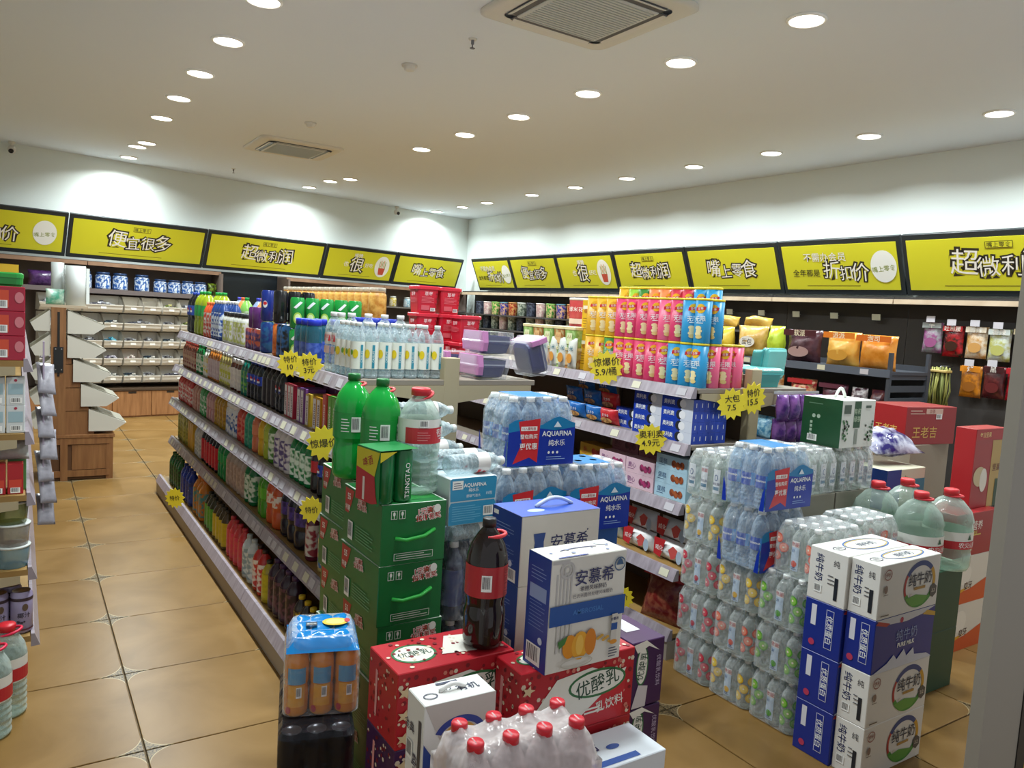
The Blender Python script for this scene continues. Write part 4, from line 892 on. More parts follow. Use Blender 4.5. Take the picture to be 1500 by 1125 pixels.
# ------------------------------------------------------------------ dark rack with bread bags and the bags on the wall
def rack():
    dm = mat('#3c4048', .45); e = tag(empty('display_rack', (5.5, 3.28, 0)), 'dark grey slatted rack with bread bags before the right wall', 'rack'); Lr = 2.4
    for z in (1.256, .905, .55, .15):
        obj('shelf_board', box_me(.55, Lr, .025), dm, e, (.3, Lr / 2, z - .025)); obj('shelf_lip', box_me(.015, Lr, .06), mat('#565c68', .4), e, (.018, Lr / 2, z - .045))
        for k in range(6): obj('price_tag', box_me(.003, .07, .04), TAGS[k % 2], e, (.0085, .2 + .38 * k, z - .035))
    for y in (.012, Lr - .012):
        obj('side_frame', box_me(.03, .025, 1.4), dm, e, (.04, y, 0)); obj('side_frame', box_me(.03, .025, 1.4), dm, e, (.56, y, 0))
        for k in range(12): obj('side_slat', box_me(.5, .012, .05), dm, e, (.3, y, .15 + .095 * k))
    obj('back_panel', box_me(.015, Lr, 1.3), dm, e, (.575, Lr / 2, 0))
    z = 1.2565
    S = [(3.46, .31, .27, '#c87820', '#d8903c', '#d86c1c', '泡司', 'orange striped pastry bag, nearest on the dark rack', None), (3.76, .3, .28, '#d89a3c', '#e0b054', '#e07c20', '派派', 'orange pastry bag with sausage bun picture on the dark rack', '#c89038'), (4.13, .34, .28, '#54323a', '#3c2028', '#4c1c24', '软派', 'dark brown chocolate cake bag on the dark rack', '#a88884'),
         (4.42, .16, .3, '#a8c030', '#b8cc3c', None, None, 'lime green bag end on the dark rack', None), (4.68, .34, .29, '#b08a3c', '#c8a45c', None, '面包', 'clear bread bag with white scalloped badge on the dark rack', None), (5.0, .2, .27, '#c8a82c', '#d0b440', None, None, 'yellow wrapped pastry bag on the dark rack', None), (5.3, .3, .25, '#b88a3c', '#cfa552', None, None, 'golden bread bag at the far end of the dark rack', None)]
    for i, (y, w, h, a, b, hd, tx, lab, art) in enumerate(S):
        bag('bread_bag', w, h, .16, grain(a, b, 14, .25, bump=.3, sharp=.4), (5.64, y, z), (0, 0, R(-90)), lab, head=hd, text=tx, badge='#e8e4dc' if 'badge' in lab else None, tcol='#3c2c20' if 'badge' in lab else '#f4e8c8', seed=40 + i, art=art)
    for i in range(2): bag('bread_bag', .3, .1, .2, grain('#c09434', '#d8b460', 14, .25, bump=.3), (5.72, 4.72 + .38 * i, z + .275), (R(-25), 0, R(-90)), 'golden bread bag lying on %s of the dark rack' % ('the badge bag' if i == 0 else 'the far bags'), seed=60 + i)
    z = .9055
    S = [(3.42, .12, .2, '#5c2c28', 'brown striped stick pack, nearest on the lower rack shelf'), (3.58, .14, .2, '#c8c0c0', 'silver striped stick pack on the lower rack shelf'), (3.8, .24, .21, '#5c2c3c', 'maroon cake pack on the lower rack shelf'), (4.1, .26, .22, '#a8282c', 'red bun bag on the lower rack shelf'), (4.42, .24, .23, '#c87830', 'orange bun bag on the lower rack shelf'), (4.75, .26, .2, '#6c3030', 'dark red bag at the far side of the lower rack shelf')]
    for i, (y, w, h, c, lab) in enumerate(S): bag('bun_bag', w, h, .12, grain(c, '#d8b080' if i > 2 else '#40202c', 26, .3, sharp=.7, bump=.2), (5.64, y, z), (0, 0, R(-90)), lab, seed=70 + i, head=c if i > 1 else None, art='#d09040' if i in (3, 4) else None)
    bag('snack_bag', .3, .24, .1, FOIL('#b8a020', '#8a1c20'), (5.62, 3.72, .5505), (R(-15), 0, R(-80)), 'yellow and red snack bag on the low rack shelf', seed=80)
    bag('snack_bag', .22, .2, .1, FOIL('#2c6c90', '#8ab0c0'), (5.64, 4.5, .5505), (R(-10), 0, R(-95)), 'pale blue snack bag on the low rack shelf', seed=81)
    # bags hung on the wall
    W = [(3.27, 1.39, '#b01c24', '#2c1818', 'red bag of black beans', '吐司腰'), (3.09, 1.39, '#d8ccb8', '#b88a50', 'cream and red striped jerky bag', '香辣'), (2.92, 1.38, '#c8d0cc', '#a8a860', 'pale bag of dried bamboo with green foot', '香辣'), (3.44, 1.41, '#9aa0a0', '#8a4a78', 'silver bag with a purple curl', '干'), (2.74, 1.39, '#c0b090', '#a03028', 'beige dried fish bag', '鱼'),
         (3.1, 1.08, '#c87c1c', '#8a5420', 'orange bag of dried strips', '烤'), (2.93, 1.09, '#3c1418', '#5c2424', 'dark maroon snack bag', '黑'), (2.76, 1.09, '#b01c28', '#701018', 'bright red snack bag', '辣')]
    for i, (y, zz, a, b, lab, tx) in enumerate(W):
        w, h = .165, .25
        o = bag('hanging_bag', w, h, .06, grain(a, b, 24, .25, sharp=.5, bump=.25), (XR - .19, y, zz), (0, 0, R(-90)), lab + ' hanging on the right wall', 'bag', 'bags hanging on the right wall', 90 + i, head=a, text=tx, tcol='#f0ece4', art=b)
        obj('peg_hook', tube_me([(0, .13, h - .02), (0, -.02, h - .02), (0, -.05, h + .0)], .003, 5), mat('#b8b8b8', .3, .8), o); obj('price_tag', box_me(.07, .003, .05), TAGS[0], o, (0, -.06, h + .0))
    for i in range(9):
        t = empty('price_holder', (XR - .045, 4.0 + .42 * i, 1.66)); tag(t, 'small white price holder on the dark wall panel above the bread bags', 'price holder', 'price holders on the wall panel'); obj('card', box_me(.004, .08, .055), TAGS[1], t, (-.07, 0, 0), (0, R(-10), 0)); obj('hook', tube_me([(.04, 0, .03), (-.068, 0, .03)], .003, 5), mat('#b8b8b8', .3, .8), t)
    v, f = [], []; q = random.Random(2); e = tag(empty('dried_stems', (XR - .3, 3.29, .93)), 'bundle of long dried green stems hanging beside the rack', 'stems')
    for i in range(36):
        x, y = q.uniform(-.04, .04), q.uniform(-.065, .065)
        obj('stem', tube_me([(x, y, .36 + q.uniform(-.02, .02)), (x + q.uniform(-.02, .02), y + q.uniform(-.015, .015), .18), (x + q.uniform(-.03, .03), y + q.uniform(-.025, .025), q.uniform(0, .06))], .006, 4), mat(q.choice(('#7c8040', '#98964c', '#6a7034')), .6), e)
    obj('binding', box_me(.1, .14, .02, .004), mat('#b8a060', .5), e, (0, 0, .33)); obj('peg_hook', tube_me([(.18, 0, .38), (0, 0, .38), (0, 0, .34)], .004, 5), mat('#b8b8b8', .3, .8), e)
rack()

# ------------------------------------------------------------------ cartons and packs on the floor
def carton(name, sx, sy, sz, m, loc, rz=0.0, label='', cat='box', group=None):
    """loc is the base centre"""
    o = block(name, sx, sy, sz, m, loc, rz, .002); return tag(o, label, cat, group)
def lo_box(x0, x1, y0, y1, z): return ((x0 + x1) / 2, (y0 + y1) / 2, z)
ORD = ('bottom', 'second', 'third', 'fourth', 'top')
def green_boxes():
    G = mat('#126a32', .35); LG = mat('#2aa03c', .4); W_ = mat('#e4e8e0', .4)
    sx, sy, sz = .215, .31, .1865
    o = carton('drinks_box', sx, sy, sz, G, (0, 0, 0))
    p = Print()
    for k in (0, 1): p.rect(-.068 + .026 * k, .155, .02, .026, W_); p.rect(-.068 + .026 * k, .155, .017, .023, G); p.ell(-.068 + .026 * k, .158, .004, .007, W_, 8); p.rect(-.068 + .026 * k, .149, .002, .01, W_)
    for t, y in (('1元换购', .162), ('拉环有奖', .142)): p.text(t, .045, y, .021, mat('#e8e0d8'), .09, 6); p.text(t, .045, y, .021, mat('#b82428'), .02, 6)
    p.ell(.074, .166, .012, .013, W_, 14)
    p.rect(.0, .026, .13, .022, W_); p.rect(.0, .026, .127, .019, G); p.lines(-.058, .058, .029, 2, .007, W_, .002); p.front(o, sy)
    p = Print(); p.poly([(-.14, .18), (-.065, .18), (-.085, .135), (-.11, .1), (-.14, .1)], mat('#b0302c')); p.text('55', -.107, .155, .028, W_, .02, 3); p.text('特惠', -.116, .118, .02, W_, .02)
    for t, y in (('1元换购', .16), ('拉环有奖', .143)): p.text(t, .005, y, .019, mat('#e8e0d8'), .09, 6); p.text(t, .005, y, .019, mat('#b82428'), .02, 6)
    p.barcode(-.085, .05, .04, .06); p.lines(-.04, .1, .075, 6, .009, mat('#5ca070'), .003); p.left(o, sx)
    p = Print(); p.rect(0, 0, sx, sy, mat('#d8e0d0')); p.rect(0, 0, sx - .012, sy - .012, mat('#1c7a38')); p.rect(0, .06, sx - .03, .06, grain('#2a8a40', '#88a890', 20, .4, sharp=.6)); p.rect(0, -.08, sx - .03, .07, mat('#2f9440')); p.top(o, sz)
    child('carry_strap', tube_me([(-.062, -sy / 2 - .001, .083), (-.03, -sy / 2 - .012, .078), (.03, -sy / 2 - .014, .086), (.07, -sy / 2 - .001, .1)], .006, 6), LG, o, scale=(1, 1, 1))
    for c, (x, y) in enumerate(((1.0125, 2.205), (1.052, 2.535))):
        for k in range(5):
            b = o if (c, k) == (0, 0) else clone(o, (0, 0, 0)); b.location = (x + (.004, -.003, .005, -.004, 0)[k], y, .187 * k); b.rotation_euler = (0, 0, R((0, 1.2, -.8, .6, 0)[k]))
            tag(b, 'green drinks box with red promotion, %s of the five in the %s stack' % (ORD[k], ('near', 'far')[c]), 'box', 'stacked green drinks boxes')
green_boxes()
TOPZ = .9355
def ring_handle(o, z, r, m, tilt=12): child('carry_ring', tube_me([(r * math.cos(R(a)) + r * .25, r * .8 * math.sin(R(a)), z + math.tan(R(tilt)) * (r * math.cos(R(a)))) for a in range(0, 360, 24)], .005, 6, True), m, o)
def on_green():
    gm = clear('#3cc060', .45, '#0f9434', name='green_plastic')
    for i, (x, y) in enumerate(((.985, 2.27), (.955, 2.44))):
        o = goods('soda_bottle', 'big', .355, .064, grain('#0c8a30', '#18a040', 6, .12), '#0a6a2c', '#0b8a34', (.4, .64), 22); o.location = (x, y, TOPZ); o.rotation_euler = (0, 0, .3)
        tag(o, 'large green soda bottle with red carry ring, %s of the pair on the green boxes' % ('nearer' if i == 0 else 'farther'), 'bottle'); p = Print(); p.barcode(-.0, .19, .03, .05); p.lines(-.05, -.022, .205, 5, .01, WHT, .003); p.text('雪碧', .055, .19, .03, WHT, .02, 90); p.wrap(o, .0655, 'printed_label', -.5)
        ring_handle(o, .315, .034, mat('#c8383c', .4))
    # green can multipack in a red and yellow sleeve
    e = tag(empty('can_multipack', (.945, 2.115, TOPZ), R(8)), 'green beer can pack in a red and yellow card sleeve on the green boxes', 'can pack')
    for i in range(2):
        for j in range(2): goods('beer_can', 'can', .163, .031, '#0f6a34', None, None, parent=e, loc=(-.032 + .064 * i, -.032 + .064 * j, 0))
    v = [(-.066, -.066), (.066, -.066), (.066, .066), (-.066, .066)]
    obj('card_sleeve', mesh(None, [(-.067, -.067, .165), (.067, -.067, .165), (.067, .067, .165), (-.067, .067, .165), (-.067, -.067, .0), (-.067, .067, .0), (-.067, .067, .1), (-.067, -.067, .1)], [(0, 1, 2, 3), (4, 7, 6, 5), (7, 0, 3, 6)]), mat('#167a3c', .4), e)
    p = Print(); p.poly([(-.066, .16), (.066, .16), (.04, .085), (-.066, .1)], mat('#c8bc1c')); p.poly([(-.066, .1), (.04, .085), (.05, .03), (.06, .008), (.03, 0), (-.066, 0)], mat('#b0242c')); p.text('啤酒', 0, .125, .03, mat('#a02c2c'), .03, 20); p.rect(-.02, .04, .012, .07, mat('#d8d0c8')); p.left(e, .135, 'sleeve_print')
    p = Print(); p.poly([(-.066, .13), (-.01, .16), (-.066, .16)], mat('#c8bc1c')); p.text('TSINGTAO', .03, .07, .022, WHT, 0, 90); p.done('sleeve_front_print', e, (0, -.0655, 0), (R(90), 0, 0))
    o = goods('water_bottle', 'water', .335, .067, clear('#e4f0ea', .22, '#cfdcd6', bump=.4, bscale=30), '#c8202c', '#dcdcd4', (.5, .72), 24); o.location = (1.08, 2.185, TOPZ); o.rotation_euler = (0, 0, .35); tag(o, 'large clear water bottle with red cap and red and white label', 'bottle')
    p = Print(); p.rect(0, .19, .2, .05, mat('#b8242c')); p.text('农夫山泉', .045, .202, .02, WHT, .03); p.text('NONGFU SPRING', .045, .188, .0085, WHT, .02); p.lines(.02, .07, .178, 1, .01, WHT); p.poly([(.035, .222), (.055, .222), (.045, .238)], mat('#1c5c3c')); p.ell(.045, .22, .018, .004, mat('#3c7c5c')); p.barcode(-.04, .228, .03, .022); p.lines(-.06, -.02, .2, 4, .008, mat('#d88a8a'), .002); p.wrap(o, .0685)
    ring_handle(o, .308, .036, mat('#c02830', .4), 20)
on_green()

def pack(nx, ny, h, r, body, cap, lab, lz, film=True, pr=None, kind='water', seg=14, gap=.0015):
    """a shrink-wrapped block of bottles: thing > bottle > cap, label"""
    e = empty('bottle_pack'); w, d = nx * (2 * r + gap), ny * (2 * r + gap)
    for i in range(nx):
        for j in range(ny):
            if 0 < i < nx - 1 and 0 < j < ny - 1 and cap is None: continue
            b = goods('bottle' if kind != 'can' else 'can', kind, h, r, body, cap, lab, lz, seg, e, ((i + .5) * (2 * r + gap) - w / 2, (j + .5) * (2 * r + gap) - d / 2, .001))
            if pr and (i == 0 or j == 0): pr(b, i, j)
    if film:
        a, b = w / 2 + .002, d / 2 + .002
        child('shrink_wrap', rsq_me([(a - .01, b - .01, .0), (a, b, .006), (a, b, h * .74), (a - r * .35, b - r * .35, h * .93), (a - r * .6, b - r * .6, h * 1.004)], 4, .3), FILM, e)
    return e, w, d
FILM = clear('#ffffff', .045, '#eef2f4', bump=.9, bscale=26, gloss=.1, name='shrink_film')
def water_packs():
    bl = clear('#d4e6f4', .22, '#bcd4e8', bump=.5, bscale=50)
    def lab(b, i, j):
        p = Print(); p.rect(0, .11, .05, .05, mat('#1a48a8')); p.rect(.032, .11, .016, .05, mat('#2f8ad0')); p.text('AQUAFINA', 0, .112, .0105, WHT, .02); p.wrap(b, .0345, 'printed_label', -1.57 if i == 0 else 0)
    e, w, d = pack(4, 3, .24, .034, bl, '#eef0f0', None, (.4, .6), pr=lab)
    sl = mat('#10309a', .3)
    n = 12; wave = [(-w / 2 + w * i / n, .15 + .014 * math.sin(i * .9) + .014 * (i / n)) for i in range(n + 1)]
    p = Print(); p.poly([(-w / 2, .0)] + [(w / 2, .0)] + wave[::-1], mat('#1478ac', .3)); p.poly([(-w / 2, 0), (w / 2, 0), (w / 2, .135), (w * .2, .125), (-w * .1, .135), (-w / 2, .12)], sl)
    p.poly([(-w * .36, .158), (-w * .04, .168), (-w * .06, .01), (-w * .18, .03), (-w * .42, .008), (-w * .3, .08)], mat('#c8282f', .3)); p.rect(-.056, .133, .066, .015, WHT); p.text('12入量贩装', -.056, .133, .0115, mat('#a82c34'), .02); p.text('整包购买', -.056, .105, .018, WHT, .02); p.text('更优惠', -.056, .07, .025, WHT, .05)
    p.text('AQUAFINA', .062, .112, .025, WHT, .02); p.text('纯水乐', .062, .08, .024, WHT, .02)
    for k in range(3): p.ell(.03 + .018 * k, .045, .005, .005, WHT, 8)
    p.lines(.02, .1, .028, 2, .008, mat('#9ab8e0'), .002); p.poly([(.045, .137), (.06, .158), (.078, .137)], mat('#d8e4ec'))
    p.front(e, d + .005, 'printed_sleeve')
    p = Print(); p.poly([(-d / 2, .0), (-d / 2 + .022, .0), (-d / 2 + .012, .07), (-d / 2, .1)], sl); p.poly([(d / 2, .0), (d / 2 - .022, .0), (d / 2 - .012, .07), (d / 2, .1)], sl); p.left(e, w + .005, 'printed_sleeve_edge')
    child('top_band', box_me(w * .5, d * .8, .003), mat('#2a7cb8', .3), e, (0, .02, .238))
    spots = [(1.575, 2.30, .9905, 'topmost of the stack behind the yogurt boxes'), (1.525, 2.26, .7455, 'left one of the layer under the topmost pack'), (1.812, 2.24, .7455, 'right one of the layer beside the snack shelf'),
             (2.555, 1.985, .8205, 'upper one in the tall wall of packs'), (2.555, 1.985, .5755, 'lower one in the tall wall of packs')]
    for i, (x, y, z, wd) in enumerate(spots):
        c = e if i == 0 else clone(e, (0, 0, 0)); c.location = (x, y, z); c.rotation_euler = (0, 0, R((-3, 2, -2, 0, 0)[i])); tag(c, 'clear water bottle pack in blue film, ' + wd, 'bottle pack', 'water packs in blue film')
    # cartons carrying them
    for k in range(3):
        for i, x in enumerate((1.525, 1.812)): carton('water_carton', .235, .2, .248, mat('#2c5aa0' if k == 2 else '#3c66a4', .4), (x, 2.26, .2485 * k), 0, 'blue water carton, %s of the %s stack under the water packs' % (ORD[k] if k < 2 else 'uppermost', ('left', 'right')[i]), 'carton', 'blue water cartons')
    # dark blue bottle packs, lying bottles and the light blue soda-water carton
    dk = clear('#28406a', .5, '#142a54')
    e, w, d = pack(3, 3, .258, .036, dk, '#dcdcdc', '#1a2f68', (.2, .66), kind='pet')
    for k in range(3):
        c = e if k == 0 else clone(e, (0, 0, 0)); c.location = (1.262, 2.185, .2605 * k); tag(c, 'dark blue bottle pack behind the large cola bottle, %s of three' % ('lowest', 'middle', 'uppermost')[k], 'bottle pack', 'dark blue bottle packs')
    def lying(x, y, z, rz, label, body=CLRW, lab_='#d8d4d0', r=.033, h=.225, cap='#d8d8d4', redp=True):
        o = goods('water_bottle', 'water', h, r, body, cap, lab_, (.46, .68), 14); o.location = (x, y, z + r + .001); o.rotation_euler = (0, R(90), R(rz)); tag(o, label, 'bottle', 'water bottles lying on their sides')
        if redp:
            p = Print(); p.poly([(-.01, .13), (.012, .13), (.004, .15)], RED); p.rect(0, .112, .03, .012, mat('#c8343c')); p.wrap(o, r, 'printed_label', 1.0)
    lying(1.16, 2.1, .782, 4, 'clear bottle lying left under the light blue carton', r=.028, redp=False); lying(1.16, 2.175, .782, -3, 'clear bottle lying right behind under the light blue carton', r=.028, redp=False)
    o = carton('soda_water_carton', .178, .13, .152, mat('#d4dce0', .4), (1.225, 2.14, .8425), R(3), 'light blue and white soda water carton on the lying bottles')
    B = mat('#2a8cb8', .35); p = Print(); p.poly([(-.085, .078), (.085, .078), (.089, .146), (.082, .152), (-.082, .152), (-.089, .146)], B); p.poly([(-.089, .002), (.089, .002), (.089, .06), (.083, .074), (-.083, .074), (-.089, .06)], B); p.rect(-.06, .13, .04, .028, WHT); p.lines(-.075, -.045, .135, 3, .007, INK, .002)
    p.text('AQUAFINA', .005, .127, .017, WHT, .02); p.text('纯水乐', .0, .112, .013, WHT, .02); p.text('原味气泡水', .0, .093, .011, WHT); p.text('15包', .06, .098, .013, WHT); p.lines(-.078, .03, .06, 7, .0075, mat('#6cb4d4'), .002); p.barcode(.06, .04, .04, .032); p.front(o, .13)
    for k in range(5): carton('plain_carton', .2, .33, .1985, mat('#9aa4a8', .5), (1.265, 2.5, .199 * k), 0, 'grey white carton, %s of the stack behind the light blue carton' % ORD[k], 'carton', 'grey white cartons')
    z0 = .9955
    for i, (x, y, z, rz) in enumerate(((1.15, 2.12, z0, 5), (1.15, 2.215, z0, -4), (1.13, 2.38, z0, 3), (1.13, 2.455, z0, -2), (1.13, 2.53, z0, 2), (1.12, 2.42, z0 + .064, 2), (1.12, 2.49, z0 + .064, -3), (1.12, 2.455, z0 + .127, 1))):
        lying(x, y, z, rz, 'clear water bottle lying down, ' + ('nearest on the light blue carton', 'second on the light blue carton', 'first in the bottom row of the pile', 'middle in the bottom row of the pile', 'last in the bottom row of the pile', 'near one in the middle row of the pile', 'far one in the middle row of the pile', 'on top of the pile')[i])
    return lying
water_packs()

def yogurt_boxes():
    RD = mat('#b01c28', .35); W_ = mat('#e4e0d4', .4); GR = mat('#2f6c3c', .4); PU = mat('#3c1848', .35)
    def drink_box(sx, sy, sz, m, loc, label, side=False):
        o = carton('yogurt_drink_box', sx, sy, sz, m, loc, 0, label, 'box', 'yogurt drink boxes')
        if side is None: return o
        p = Print(); p.blobs(-sx / 2, sx / 2, .005, sz - .005, 42, .0075, [mat('#d8c8b0', .4), mat('#7c1420', .4), mat('#d07868', .4)])
        p.poly([(-sx * .3, .01), (-sx * .36, sz * .45), (-sx * .2, sz * .8), (sx * .1, sz * .86), (sx * .3, sz * .7), (sx * .42, sz * .74), (sx * .34, sz * .3), (sx * .1, .012)], W_)
        p.poly([(-sx * .1, .005), (sx * .2, sz * .42), (sx * .42, sz * .62), (sx * .4, .005)], mat('#c02430', .35)); p.ell(sx * .16, sz * .62, sx * .26, sz * .2, GR, 22); p.ell(sx * .16, sz * .62, sx * .24, sz * .165, W_, 22); p.text('优酸乳', sx * .16, sz * .62, sz * .26, mat('#1f4430'), .03, 10)
        p.text('乳饮料', sx * .28, sz * .28, sz * .17, W_, .03, 6); p.lines(sx * .05, sx * .22, sz * .25, 2, .01, W_, .005); p.ell(-sx * .24, sz * .3, .016, .02, mat('#b8283c'), 12); p.ell(-sx * .24, sz * .42, .012, .006, mat('#4c7c3c'), 10)
        for k in range(3): p.poly([(-sx * .44 + .02 * math.cos(R(a)) * (1 if a % 72 == 0 else .45), sz * (.75 - .3 * k) + .016 * math.sin(R(a)) * (1 if a % 72 == 0 else .45)) for a in range(0, 360, 36)], mat('#d8c098'))
        p.front(o, sy)
        p = Print(); p.ell(-sx * .25, 0, sx * .18, sy * .3, GR); p.ell(-sx * .25, 0, sx * .16, sy * .25, W_); p.text('优酸乳', -sx * .25, 0, .03, mat('#1f4430'), .03); p.poly([(-.02, -sy * .2), (sx * .4, -sy * .35), (sx * .46, sy * .2), (sx * .1, sy * .35)], W_); p.blobs(-sx * .48, sx * .48, -sy * .48, sy * .48, 30, .0065, [mat('#d8c8b0', .4), mat('#7c1420', .4)]); p.top(o, sz)
        p = Print(); p.blobs(-sy / 2, sy / 2, .005, sz - .005, 20, .006, [mat('#d8c8b0', .4), mat('#7c1420', .4)]); p.rect(-sy * .2, sz * .5, .012, sz * .6, mat('#d89090')); p.left(o, sx)
        return o
    zs = [(0, .1575), (.158, .1575), (.316, .1575), (.474, .19)]
    for k, (z, h) in enumerate(zs):
        drink_box(.325, .17, h, RD if k != 2 else PU, (.9125, 1.65, z), ('red' if k != 2 else 'purple') + ' yogurt drink box, %s of the left stack under the large cola bottle' % (ORD[k] if k < 3 else 'topmost'))
        drink_box(.365, .115, h - (.004 if k == 3 else 0), RD, (1.2, 1.5025, z), 'red yogurt drink box, %s of the right stack under the white yogurt box' % (ORD[k] if k < 3 else 'topmost'))
        o = drink_box(.12, .17, h - .004, PU, (1.446, 1.545, z), 'purple yogurt drink box, %s of the stack right of the red boxes' % (ORD[k] if k < 3 else 'topmost'), None)
        if k > 0:
            p = Print(); p.ell(-.02, h * .62, .022, h * .3, GR); p.ell(-.02, h * .62, .018, h * .27, W_); p.text('优酸乳', -.02, h * .62, .028, mat('#1f4430'), .03, 80); p.poly([(-.05, .0), (.0, .0), (.005, h * .3), (-.03, h * .34)], mat('#c8c0c0')); p.poly([(-.055, h * .95), (-.01, h * .99), (.04, h * .8), (.0, h * .9), (-.04, h * .82)], W_); p.text('优酸乳饮料', .04, h * .5, .018, mat('#b8a8c0'), 0, -90); p.front(o, .17)
            if k == 3: p = Print(); p.rect(.0, .02, .05, .08, mat('#d8d4d8')); p.top(o, h - .004)
    zt = .6645
    # large cola bottle
    o = goods('cola_bottle', 'big', .335, .054, grain('#160c0a', '#241410', 5, .06), '#161414', '#a81c24', (.42, .66), 24); o.location = (1.015, 1.625, zt); o.rotation_euler = (0, 0, -.2); tag(o, 'large cola bottle with red label and red carry ring on the red box', 'bottle')
    p = Print(); p.barcode(-.018, .18, .026, .042); p.text('可口可乐', .04, .18, .02, mat('#5c1418'), .0, 90); p.wrap(o, .0555); ring_handle(o, .292, .036, mat('#d8343c', .4), 4)
    # white and blue yogurt gift boxes
    NB = mat('#1c3a8c', .35); CR = grain('#d0cdc4', '#dedbd2', 5, .35)
    zt = .6605
    o = carton('yogurt_gift_box', .235, .095, .285, CR, (1.1825, 1.4625, zt), 0, 'tall white yogurt box with blue band and peach picture on the red box'); h = .285
    p = Print()
    for k in range(5): p.rect(-.098 + .0105 * k, .19, .005, .115, mat('#b4b2b0'))
    p.ring(-.07, .255, .022, .022, .007, mat('#b4b2b0')); p.ring(-.07, .255, .011, .011, .004, mat('#b4b2b0')); p.rect(-.09, .277, .05, .008, mat('#b4b2b0'))
    for k in range(4): p.rect(-.09 + .013 * k, .085, .006, .07, mat('#bfbdb8'))
    p.text('安慕希', .015, .232, .042, INK, .02); p.ell(.068, .25, .0025, .0025, INK, 8); p.text('希腊风味酸奶', .012, .203, .014, mat('#3c3c50'), .01); p.text('巴氏杀菌热处理风味酸奶', .012, .187, .0115, mat('#3c3c50')); p.rect(0, .145, .235, .05, mat('#1d4d94', .3)); p.text('AMBROSIAL', .0, .147, .018, mat('#3f74b4'), .01)
    p.ring(.092, .252, .018, .018, .003, mat('#3c5c80')); p.poly([(.08, .25), (.086, .262), (.092, .268), (.098, .262), (.104, .25)], mat('#3c5c80'))
    for cx, cy, rx, ry, c in ((-.052, .062, .022, .03, '#d88a1c'), (-.02, .06, .026, .036, '#e0a02c'), (.012, .064, .018, .034, '#d07c20'), (-.022, .062, .012, .026, '#e8b850')): p.ell(cx, cy, rx, ry, mat(c, .4), 18)
    p.poly([(-.09, .08), (-.06, .092), (-.068, .072), (-.085, .062)], mat('#3c7434'))
    for k in range(7): p.ell(.035 + .006 * k, .068 + .005 * (k % 3) - .002 * k, .006, .004, mat('#c89a40'), 8)
    p.ring(-.03, .02, .05, .014, .004, mat('#b8b4a8')); p.rect(.084, .085, .018, .08, mat('#c8c4bc')); p.rect(.084, .092, .02, .018, mat('#1d4d94')); p.ell(.084, .052, .012, .006, mat('#d89030')); p.text('安慕希', .084, .112, .009, INK, .02); p.lines(.07, .098, .035, 4, .007, mat('#505060'), .003); p.front(o, .095)
    p = Print(); p.rect(0, h / 2, .095, h, NB); p.rect(-.0, .19, .07, .035, mat('#8c9cc4')); p.lines(-.032, .03, .25, 4, .009, mat('#7c90c4'), .002); p.lines(-.032, .032, .165, 8, .009, mat('#6c80b8'), .002); p.ell(.02, .075, .009, .009, mat('#c8d0e4')); p.barcode(-.005, .035, .06, .05); p.left(o, .235)
    p = Print(); p.ring(.0, .0, .06, .012, .006, INK, 10, 170); p.ell(.085, .02, .022, .014, mat('#b8c0cc')); p.blobs(-.11, .11, -.04, .04, 6, .006, [mat('#7c88a8')]); p.rect(-.05, -.043, .09, .006, NB); p.top(o, h)
    for k in range(5):
        hh = .1955
        b = carton('yogurt_gift_box', .27, .15, hh, CR, (1.275, 1.735, .196 * k), 0, 'wide white and blue yogurt box, %s of the stack behind the tall yogurt box' % ORD[k], 'box', 'wide yogurt boxes')
        if k < 3: continue
        p = Print(); p.text('安慕希', .03, .115, .045, INK, .02); p.ell(.092, .14, .0025, .0025, INK, 8); p.poly([(-.095, .145), (-.055, .145), (-.06, .12), (-.055, .05), (-.095, .05), (-.09, .12)], mat('#2c4a8c')); p.text('安慕希', -.075, .09, .012, WHT, .02); p.front(b, .15)
        p = Print(); p.rect(0, hh / 2, .15, hh, NB); p.rect(-.055, .18, .025, .012, WHT); p.lines(-.055, .04, .155, 4, .009, mat('#7c90c4'), .002); p.lines(-.055, .045, .1, 6, .009, mat('#6c80b8'), .002); p.ell(.03, .055, .009, .009, mat('#c8d0e4')); p.barcode(.035, .025, .05, .036); p.left(b, .27)
        if k == 4:
            p = Print(); p.rect(0, 0, .27, .15, mat('#2a50b0', .35)); p.ell(-.06, -.03, .028, .014, mat('#a8bce0')); p.top(b, hh); child('carry_handle', tube_me([(-.04 + .016 * i, .0, hh + .002 + .022 * math.sin(math.pi * i / 8)) for i in range(9)], .006, 6), mat('#c8d4ec', .4), b)
    # upright milk box and the red-capped pack, front
    carton('plain_carton', .17, .09, .455, mat('#8a7c68', .6), (.772, 1.345, 0), 0, 'brown carton standing under the upright milk box', 'carton')
    o = carton('milk_box', .165, .085, .27, mat('#dcdcd8', .4), (.772, 1.345, .4555), R(-2), 'upright white milk box with gold oval beside the red capped pack')
    p = Print(); p.poly([(-.082, .27), (-.05, .2), (-.03, .16), (.0, .19), (.03, .2), (.082, .16), (.082, .27)], mat('#bcb4ae')); p.ring(.0, .19, .06, .045, .014, mat('#2c3c8c'), 20, 160); p.ell(.0, .19, .04, .03, mat('#c8943c')); p.ell(0, .19, .03, .02, mat('#2c3c6c')); p.poly([(-.082, .19), (-.055, .15), (-.082, .05)], mat('#24408c')); p.front(o, .085)
    p = Print(); p.rect(.025, .13, .014, .2, mat('#3c3c44')); p.text('纯牛奶', .004, .11, .028, mat('#2c2c50'), .03, -90); p.text('金典', -.025, .2, .024, mat('#4c4c58'), .02); p.barcode(-.02, .15, .03, .04); p.left(o, .165)
